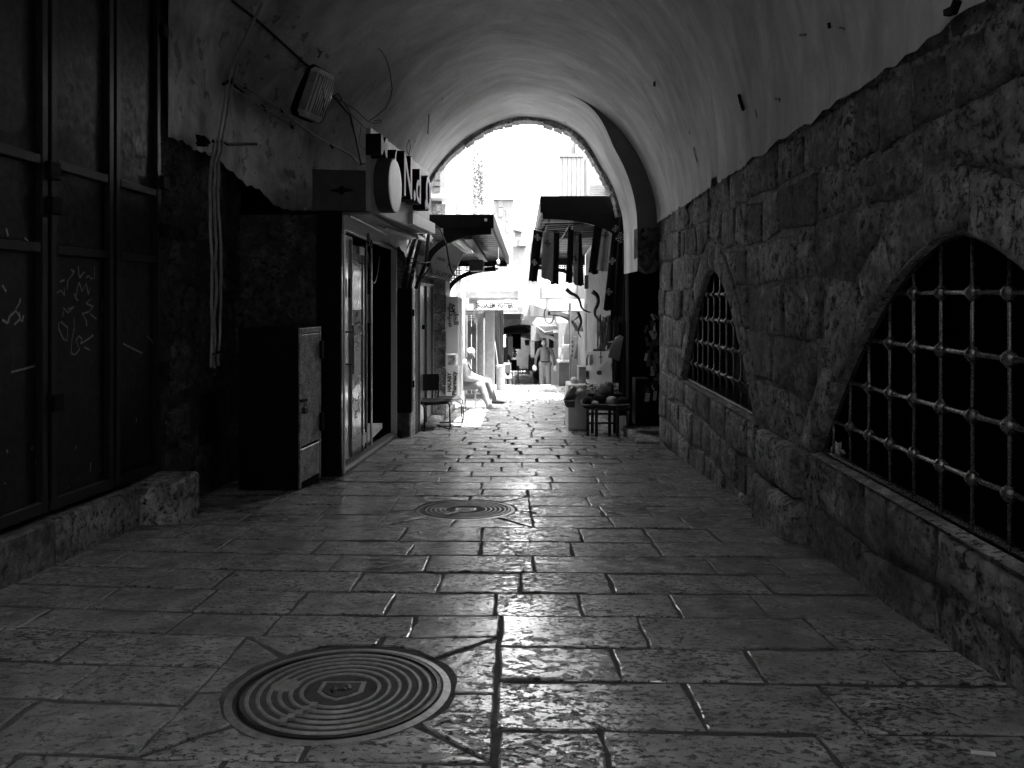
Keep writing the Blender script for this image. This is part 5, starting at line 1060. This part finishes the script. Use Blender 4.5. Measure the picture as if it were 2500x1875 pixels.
for k in range(7):
    m = MB(); a = P(1379+k*3.2, 977, 12.15+.03*k); m.tube([a, a+V(.05, .02, .10), a+V(.14+.008*k, .05, .22-.012*k)], [.025, .032, .02], 7); m.build('folded_cloth', [M['cloth_g'], M['cloth_l'], M['pipe']][k % 3], tc, smooth=True)
m = MB(); m.ball(P(1414, 957, 12.3), .075, .12, .06, 12, 8, .2); m.build('plastic_bag', M['offw'], None, smooth=True, label='crinkled pale plastic bag on the white counter', cat='bag')
# long merchandise tray behind the hats
tr = thing('trinket_tray', 'slatted tray heaped with small trinkets and bracelets behind the hats', 'tray', P(1450, 970, 12.2))
m = MB(); a = P(1436, 972, 12.0); b = P(1520, 955, 12.0); m.box(a.x, b.x, 12.0, 12.5, a.z, b.z-.04); m.build('tray_body', M['wood'], tr)
random.seed(4); m = MB()
for k in range(90): c = P(random.uniform(1428, 1510), random.uniform(938, 966), random.uniform(12.02, 12.4)); m.bar(c, c+V(random.uniform(-.05, .05), random.uniform(-.02, .02), random.uniform(-.02, .03)), .014, .014)
m.build('trinkets', bead, tr, kind='stuff'); m = MB()
for k in range(45): c = P(random.uniform(1428, 1500), random.uniform(936, 964), random.uniform(12.0, 12.3)); m.bar(c, c+V(random.uniform(-.05, .05), random.uniform(-.02, .02), random.uniform(-.01, .02)), .016, .012)
m.build('pale_trinkets', M['cloth_l'], tr, kind='stuff')
# hat table
ht = thing('hat_table', 'dark wooden table made of two stools carrying knitted hats', 'table', P(1480, 1060, 11.5))
zt = P(0, 986, 11.5).z; m = MB(); a = P(1421, 990, 11.45); b = P(1542, 990, 11.45)
m.prism([V(a.x, 11.45, zt), V(b.x, 11.45, zt), V(b.x+.01, 11.45, zt-.11), V(a.x+.12, 11.45, zt-.09), V(a.x+.03, 11.45, zt-.06)], V(0, .55, 0)); m.build('table_top', M['wood'], ht, bev=.015)
for px, dd_ in ((1435, 11.5), (1456, 11.42), (1488, 11.5), (1508, 11.42), (1446, 11.95), (1500, 11.95)):
    x = P(px, 0, dd_).x; m = MB(); m.bar(V(x, dd_, zf(dd_)), V(x, dd_, zt-.05), .045, .045, (0, 1, 0)); m.build('leg', M['wood'], ht, bev=.005)
for z in (.20, .34):
    for p0, p1 in ((1435, 1456), (1456, 1488), (1488, 1508)):
        m = MB(); m.bar(V(P(p0, 0, 11.46).x, 11.47, zf(11.5)+z), V(P(p1, 0, 11.46).x, 11.47, zf(11.5)+z), .025, .03); m.build('stretcher', M['wood'], ht)
def hat(lab, px, py, d, r, h, mat, squash=1, brim=False):
    c = P(px, py, d); t = thing('knitted_hat', lab, 'hat', c, 'hats on the table') if brim else None
    m = MB(); pr_ = [(r, 0), (r*1.03, h*.2), (r*.98, h*.5), (r*.8, h*.8), (r*.45, h*.97), (.004, h)]; m.lathe(c, pr_, 20)
    for i, v in enumerate(m.v): m.v[i] = v+V(.01*nz(v.x*12, v.z*12), .01*nz(v.z*9), .012*nz(v.x*15, v.y*15))
    if not brim: return m.build('knitted_hat', mat, None, smooth=True, label=lab, cat='hat', group='hats on the table')
    m.build('hat_crown', mat, t, smooth=True); m = MB(); m.lathe(c-V(0, 0, .02), [(r*.9, 0), (r*1.35, .012), (r*1.35, .02), (r*.9, .03)], 20); m.build('brim', mat, t, smooth=True)
hat('leftmost black domed hat on the dark table', 1436, 985, 11.55, .085, .105, M['cloth_k'])
hat('second black hat on the table, beside the leftmost', 1464, 984, 11.6, .105, .14, M['cloth_k'])
hat('pale hat with rumpled folds on the table', 1493, 986, 11.55, .085, .115, M['cloth_l'], 1, True)
hat('large grey bucket shaped hat on a stand behind the others', 1481, 962, 11.9, .115, .20, M['grey'])
hat('low grey hat wedged between the black hats', 1452, 986, 11.5, .06, .045, M['cloth_g'])
hat('flat black cap at the right end of the table', 1520, 984, 11.6, .10, .09, M['cloth_k'])
# dark side shop between the corbel and the wall
ds_ = thing('side_shop', 'unlit side shop hung with goods between the stall and the stone wall', 'shop', (2.3, 11, -.9))
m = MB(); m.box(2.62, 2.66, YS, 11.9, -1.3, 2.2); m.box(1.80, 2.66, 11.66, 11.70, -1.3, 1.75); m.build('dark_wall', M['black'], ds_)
m = MB(); m.box(1.72, 2.6, 10.45, 11.7, zf(10.5)-.1, zf(10.5)+.05); m.build('door_step', M['kerb'], ds_, bev=.015)
random.seed(6)
for k in range(34):
    px = random.uniform(1578, 1606); py = random.uniform(755, 960); d = random.uniform(10.6, 11.0); c = P(px, py, d)
    m = MB(); m.bar(c, c+V(random.uniform(-.06, .06), random.uniform(-.05, .05), random.uniform(-.16, -.05)), random.uniform(.02, .06), .012, (0, 1, 0)); m.build('hanging_trinket', [M['dgrey'], bead, M['pipe'], M['cloth_d']][k % 4], ds_)
m = MB(); c = P(1597, 797, 10.7); m.lathe(c-V(0, 0, .07), [(.012, 0), (.02, .03), (.012, .12)], 8); m.build('small_bottle', M['white'], ds_)
m = MB(); m.box(*facing(1551, 1586, 925, 1040, 11.0, .3)); m.build('dark_box', M['black'], None, label='tall dark box standing inside the side shop doorway', cat='box', bev=.01)
# ---------------------------------------------------------------- chairs and stool on the left
def tubechair(name, label, o, mat, seatm, rz=0, group=None, back=True):
    t = thing(name, label, 'chair', o, group); q = Matrix.Rotation(rz, 3, 'Z'); o = Vector(o); T = lambda x, y, z: o+q@V(x, y, z)
    for s in (-.22, .22):
        m = MB(); m.tube([T(-.20, s, .84), T(-.22, s, .46), T(-.20, s, .44), T(.20, s, .44), T(.26, s, .40), T(.28, s, .08), T(.25, s, .02), T(-.22, s, .015)], .012, 7); m.build('side_frame', mat, t, smooth=True)
    m = MB(); m.tube([T(-.22, -.22, .015), T(-.22, .22, .015)], .012, 6); m.tube([T(.19, -.22, .43), T(.19, .22, .43)], .012, 6); m.build('cross_bar', mat, t)
    m = MB(); m.prism([T(-.20, -.21, .445), T(.20, -.21, .445), T(.24, 0, .44), T(.20, .21, .445), T(-.20, .21, .445)], V(0, 0, .035)); m.build('seat', seatm, t, bev=.01)
    if back: m = MB(); m.grid(lambda u, v: T(-.205-.03*math.sin(math.pi*u), -.225+.45*u, .60+.27*v), 8, 4); m.grid(lambda u, v: T(-.235-.03*math.sin(math.pi*u), -.225+.45*u, .60+.27*v), 8, 4); m.build('backrest', seatm, t, smooth=True)
    return t
tubechair('tube_chair', 'black tubular steel chair with dark back by the black cabinet', (-1.29, 12.55, zf(12.55)), M['black'], M['cloth_k'], R(-62), 'tubular chairs')
tubechair('tube_chair', 'second dark tubular chair pushed behind the first one', (-1.08, 13.15, zf(13.15)), M['doorframe'], M['cloth_d'], R(0), 'tubular chairs', back=False)
m = MB(); m.box(*facing(1003, 1018, 928, 955, 12.6, .1)); m.build('dark_bag', M['cloth_k'], None, label='dark bag slung on the back of the front chair', cat='bag', bev=.03)
st_ = thing('stool', 'light metal stool under the seated man', 'stool', V(P(1148, 0, 16.85).x, 16.85, zf(16.8)+.04)); zs_ = P(0, 948, 16.8).z
x0, x1 = P(1132, 0, 16.8).x, P(1164, 0, 16.8).x
m = MB(); m.box(x0, x1, 16.65, 17.0, zs_-.03, zs_); m.build('seat', M['pipe'], st_, bev=.01)
for x in (x0+.03, x1-.03):
    for y in (16.68, 16.97): m = MB(); m.bar(V(x, y, zf(y)+.0), V(x, y, zs_-.02), .02, .02, (0, 1, 0)); m.build('leg', M['steel'], st_)
# ---------------------------------------------------------------- people
def capsule(m, a, b, ra, rb, n=12):
    a = Vector(a); b = Vector(b); d = b-a; L = d.length
    if L < 1e-4: m.ball(a, ra, n=n); return
    d /= L; pts, rs = [], []
    for k in range(4): t = math.pi/2*k/4; pts.append(a-d*ra*math.cos(t)); rs.append(max(.001, ra*math.sin(t)))
    pts.append(a); rs.append(ra); pts.append(b); rs.append(rb)
    for k in range(1, 5): t = math.pi/2*k/4; pts.append(b+d*rb*math.sin(t)); rs.append(max(.001, rb*math.cos(t)))
    m.tube(pts, rs, n)
def person(label, base, segs, balls, vox, mats, group=None, extra=None):
    """segs: (a, b, ra, rb, material index); one continuous remeshed body"""
    m = MB()
    for a, b, ra, rb, mi in segs: capsule(m, a, b, ra, rb)
    for c, rx, ry, rz, mi in balls: m.ball(c, rx, ry, rz, 16, 12)
    me = bpy.data.meshes.new('p'); me.from_pydata(m.v, [], m.f); tmp = bpy.data.objects.new('p', me); C.objects.link(tmp)
    md_ = tmp.modifiers.new('r', 'REMESH'); md_.mode = 'VOXEL'; md_.voxel_size = vox
    s2 = tmp.modifiers.new('s', 'SMOOTH'); s2.iterations = 4; s2.factor = .5
    bpy.context.view_layer.update(); ev = tmp.evaluated_get(bpy.context.evaluated_depsgraph_get()).to_mesh()
    M2 = MB(); M2.v = [v.co.copy() for v in ev.vertices]; M2.f = [tuple(p.vertices) for p in ev.polygons]
    prim = [(Vector(a), Vector(b), (ra+rb)/2, mi) for a, b, ra, rb, mi in segs]+[(Vector(c), Vector(c), (rx+ry+rz)/3, mi) for c, rx, ry, rz, mi in balls]
    for p in ev.polygons:
        c = p.center; best = None
        for a, b, r, mi in prim:
            d = b-a; L = d.length_squared; t = 0 if L < 1e-9 else max(0, min(1, (c-a).dot(d)/L)); e = (c-(a+d*t)).length-r
            if best is None or e < best[0]: best = (e, mi)
        M2.m.append(best[1])
    # folds in the clothes
    for i, v in enumerate(M2.v): M2.v[i] = v+V(1, .5, 0)*.006*nz(v.x*9, v.y*9, v.z*16)
    bpy.data.objects.remove(tmp)
    t = thing('person', label, 'person', base, group)
    M2.build('body', mats, t, smooth=True); return t
def hand(c, d, up, s=1.0, r=.0085):
    """palm and five bent fingers as capsules; d points to the fingertips"""
    d = Vector(d).normalized(); up = Vector(up).normalized(); sd_ = d.cross(up).normalized(); c = Vector(c); out = [(c, c+d*.05*s, .030*s, .026*s, 2)]
    for k, L in enumerate((.062, .072, .068, .052)):
        b = c+d*.065*s+sd_*(k-1.5)*.019*s; e = b+d*L*.55*s-up*.008*s; out += [(b, e, r*s, r*s, 2), (e, e+d*L*.4*s-up*.025*s, r*s, r*.8*s, 2)]
    b = c-sd_*.028*s+d*.015*s; out += [(b, b-sd_*.025*s+d*.035*s, r*1.2*s, r*s, 2), (b-sd_*.025*s+d*.035*s, b-sd_*.02*s+d*.065*s, r*s, r*.8*s, 2)]
    return out
# seated man, turned to the right, head bowed
D = 16.8
def Q(px, py, dy): return P(px, py, D)+V(0, dy, 0)
hd = Q(1150, 864, 0); segs = []; F0, F1, F2, F3, F4 = 0, 1, 2, 3, 4     # shirt, trousers, skin, hair, shoe
pel = Q(1134, 936, 0); ch = Q(1132, 903, 0); nk_ = Q(1137, 884, 0)
segs += [(pel, ch, .165, .17, 0), (ch, Q(1134, 893, 0), .17, .14, 0), (nk_, Q(1144, 874, 0), .055, .05, 2), (Q(1134, 890, -.15), Q(1134, 890, .15), .085, .085, 0), (pel+V(0, -.08, 0), pel+V(0, .08, 0), .13, .13, 1), (Q(1130, 915, -.09), Q(1130, 915, .09), .13, .13, 0)]
# near leg and far leg
for s, kn, an in ((-1, Q(1176, 940, -.14), Q(1193, 987, -.18)), (1, Q(1190, 934, .14), Q(1206, 975, .15))):
    hip = pel+V(.04, .09*s, -.01); segs += [(hip, kn, .115, .088, 1), (kn, an, .085, .062, 1), (an+V(0, 0, -.0), an+V(.02, 0, -.05), .042, .045, 2), (an+V(-.02, 0, -.075), an+V(.16, 0, -.085), .042, .036, 4), (an+V(.10, 0, -.085), an+V(.22, 0, -.09), .038, .026, 4)]
for s, el, wr in ((-1, Q(1139, 921, -.24), Q(1163, 926, -.15)), (1, Q(1148, 918, .22), Q(1170, 923, .10))):
    sh_ = Q(1134, 890, .17*s); segs += [(sh_, el, .078, .064, 0), (el, wr, .062, .042, 0), (wr, wr+V(.03, 0, 0), .03, .028, 2)]; segs += hand(wr+V(.03, 0, 0), (1, 0, -.25), (0, 0, 1))
face = V(.80, -.25, -.55).normalized(); up_ = V(.5, -.1, .85); up_ = (up_-face*up_.dot(face)).normalized(); lt = face.cross(up_)
segs += [(hd+face*.085-up_*.005, hd+face*.115-up_*.022, .014, .012, 2), (hd+face*.05-up_*.06-lt*.012, hd+face*.05-up_*.06+lt*.012, .045, .045, 2), (hd+lt*.085-face*.005, hd+lt*.087-up_*.03, .014, .010, 2), (hd-lt*.085-face*.005, hd-lt*.087-up_*.03, .014, .010, 2),
    (hd+face*.088+lt*.032+up_*.012, hd+face*.088+lt*.034+up_*.012, .011, .011, 4), (hd+face*.088-lt*.032+up_*.012, hd+face*.088-lt*.034+up_*.012, .011, .011, 4), (hd+face*.092-up_*.055-lt*.018, hd+face*.092-up_*.055+lt*.018, .006, .006, 4)]
balls = [(hd, .088, .082, .108, 2), (hd-face*.025+up_*.03, .096, .09, .10, 3)]
person('white haired man in a white shirt sitting bowed on a stool, hands on his knees', V(pel.x, D, zf(D)), segs, balls, .011, [M['wshirt'], M['trousers'], M['skin'], M['hair'], M['shoe']])
m = MB(); m.tube([Q(1137, 878, -.10), Q(1146, 894, -.13), Q(1153, 905, -.12)], .012, 6); m.build('camera_strap', M['cloth_k'], bpy.data.objects['person'])
# walking man seen from behind
D2 = 25.4
def W(x, y, z): return V(P(1331, 0, D2).x+x, D2+y, zf(D2)+z)
segs = [(W(0, 0, .98), W(-.01, 0, 1.15), .155, .16, 0), (W(0, 0, 1.15), W(-.01, .05, 1.36), .165, .16, 0), (W(-.14, .04, 1.40), W(.14, .04, 1.40), .085, .085, 0), (W(0, .05, 1.42), W(-.02, .12, 1.54), .06, .055, 2), (W(-.09, 0, .93), W(.09, 0, .93), .135, .135, 1)]
for s, kn, an in ((-1, W(-.10, .05, .50), W(-.11, .0, .09)), (1, W(.10, -.02, .50), W(.11, -.10, .10))):
    segs += [(W(.08*s, 0, .92), kn, .125, .095, 1), (kn, an, .095, .08, 1), (an+V(0, -.02, -.05), an+V(.02*s, .16, -.06), .045, .035, 4)]
for s, el, wr in ((-1, W(-.30, -.03, 1.13), W(-.32, .02, .90)), (1, W(.28, -.02, 1.12), W(.30, .04, .90))):
    segs += [(W(.2*s, .02, 1.38), el, .068, .055, 0), (el, wr, .052, .034, 0)]; segs += hand(wr+V(0, 0, -.02), (0, 0, -1), (0, -1, 0), 1, .010)
hd = W(-.03, .16, 1.60); balls = [(hd, .078, .095, .11, 2), (hd+V(0, -.02, .015), .088, .095, .105, 3)]
segs += [(hd+V(.085, .0, -.01), hd+V(.088, 0, -.03), .014, .01, 2), (hd+V(-.085, .0, -.01), hd+V(-.088, 0, -.03), .014, .01, 2), (hd+V(0, .10, -.02), hd+V(0, .11, -.03), .014, .012, 2)]
greyhair = simple('grey hair', .3, .8, 0, .2, 60, .002)
wm = person('stooping grey haired man in a checked shirt walking away with bags and a cane', W(0, 0, 0), segs, balls, .014, [M['shirt'], M['trousers'], M['skin'], greyhair, M['shoe']])
m = MB(); m.lathe(W(0, 0, 1.0), [(.168, 0), (.168, .035)], 24); m.v = [V(v.x, D2+(v.y-D2)*.95, v.z) for v in m.v]; m.build('belt', M['black'], wm)
for s, l in ((-1, 'white plastic bag in the left hand of the walking man'), (1, 'white plastic bag in the right hand of the walking man')):
    m = MB(); m.ball(W(.34*s, .04, .80), .075, .07, .10, 12, 8, .35); m.build('plastic_bag', M['white'], None, smooth=True, label=l, cat='bag', group='bags of the walking man')
m = MB(); m.tube([W(-.37, .1, .84), W(-.40, .12, .82), W(-.42, .13, .02)], .012, 6); m.build('walking_cane', M['wood'], None, label='thin dark walking cane left of the walking man', cat='cane')
def stand(label, px, d, s, mats, lean=0, face_=1):
    x0 = P(px, 0, d).x; g = lambda x, y, z: V(x0+x*s+lean*z*s, d+y, zf(d)+z*s)
    sg_ = [(g(0, 0, .95), g(0, 0, 1.35), .15*s, .16*s, 0), (g(-.13, 0, 1.38), g(.13, 0, 1.38), .08*s, .08*s, 0), (g(0, 0, 1.4), g(0, .02, 1.5), .055*s, .05*s, 2)]
    for k in (-1, 1): sg_ += [(g(.09*k, 0, .9), g(.11*k, .03*k, .5), .095*s, .07*s, 1), (g(.11*k, .03*k, .5), g(.12*k, -.06*k, .09), .07*s, .05*s, 1), (g(.12*k, -.06*k, .05), g(.12*k, -.06*k+.14, .04), .045*s, .035*s, 3), (g(.2*k, 0, 1.36), g(.27*k, .03, 1.1), .06*s, .05*s, 0), (g(.27*k, .03, 1.1), g(.22*k, .12, .95), .045*s, .035*s, 0), (g(.22*k, .12, .95), g(.2*k, .16, .88), .04*s, .03*s, 2)]
    return person(label, g(0, 0, 0), sg_, [(g(0, .02, 1.62), .085*s, .1*s, .115*s, 2), (g(0, -.01, 1.64), .09*s, .1*s, .11*s, 3)], .03, mats, 'shoppers deep in the covered street')
camo = simple('mottled jacket', .12, .85, 0, .7, 9, 0)
stand('bald man in a mottled jacket standing deep in the covered street', 1273, 66, 1.0, [camo, M['cloth_g'], M['skin'], M['skin']], .03)
stand('dark haired person in a grey top beside the mottled jacket', 1287, 68, .96, [M['grey'], M['dgrey'], M['skin'], M['cloth_k']])
stand('person in black standing by the dark cart on the left', 1234, 33, .92, [M['cloth_k'], M['cloth_k'], M['skin'], M['cloth_k']], -.03)
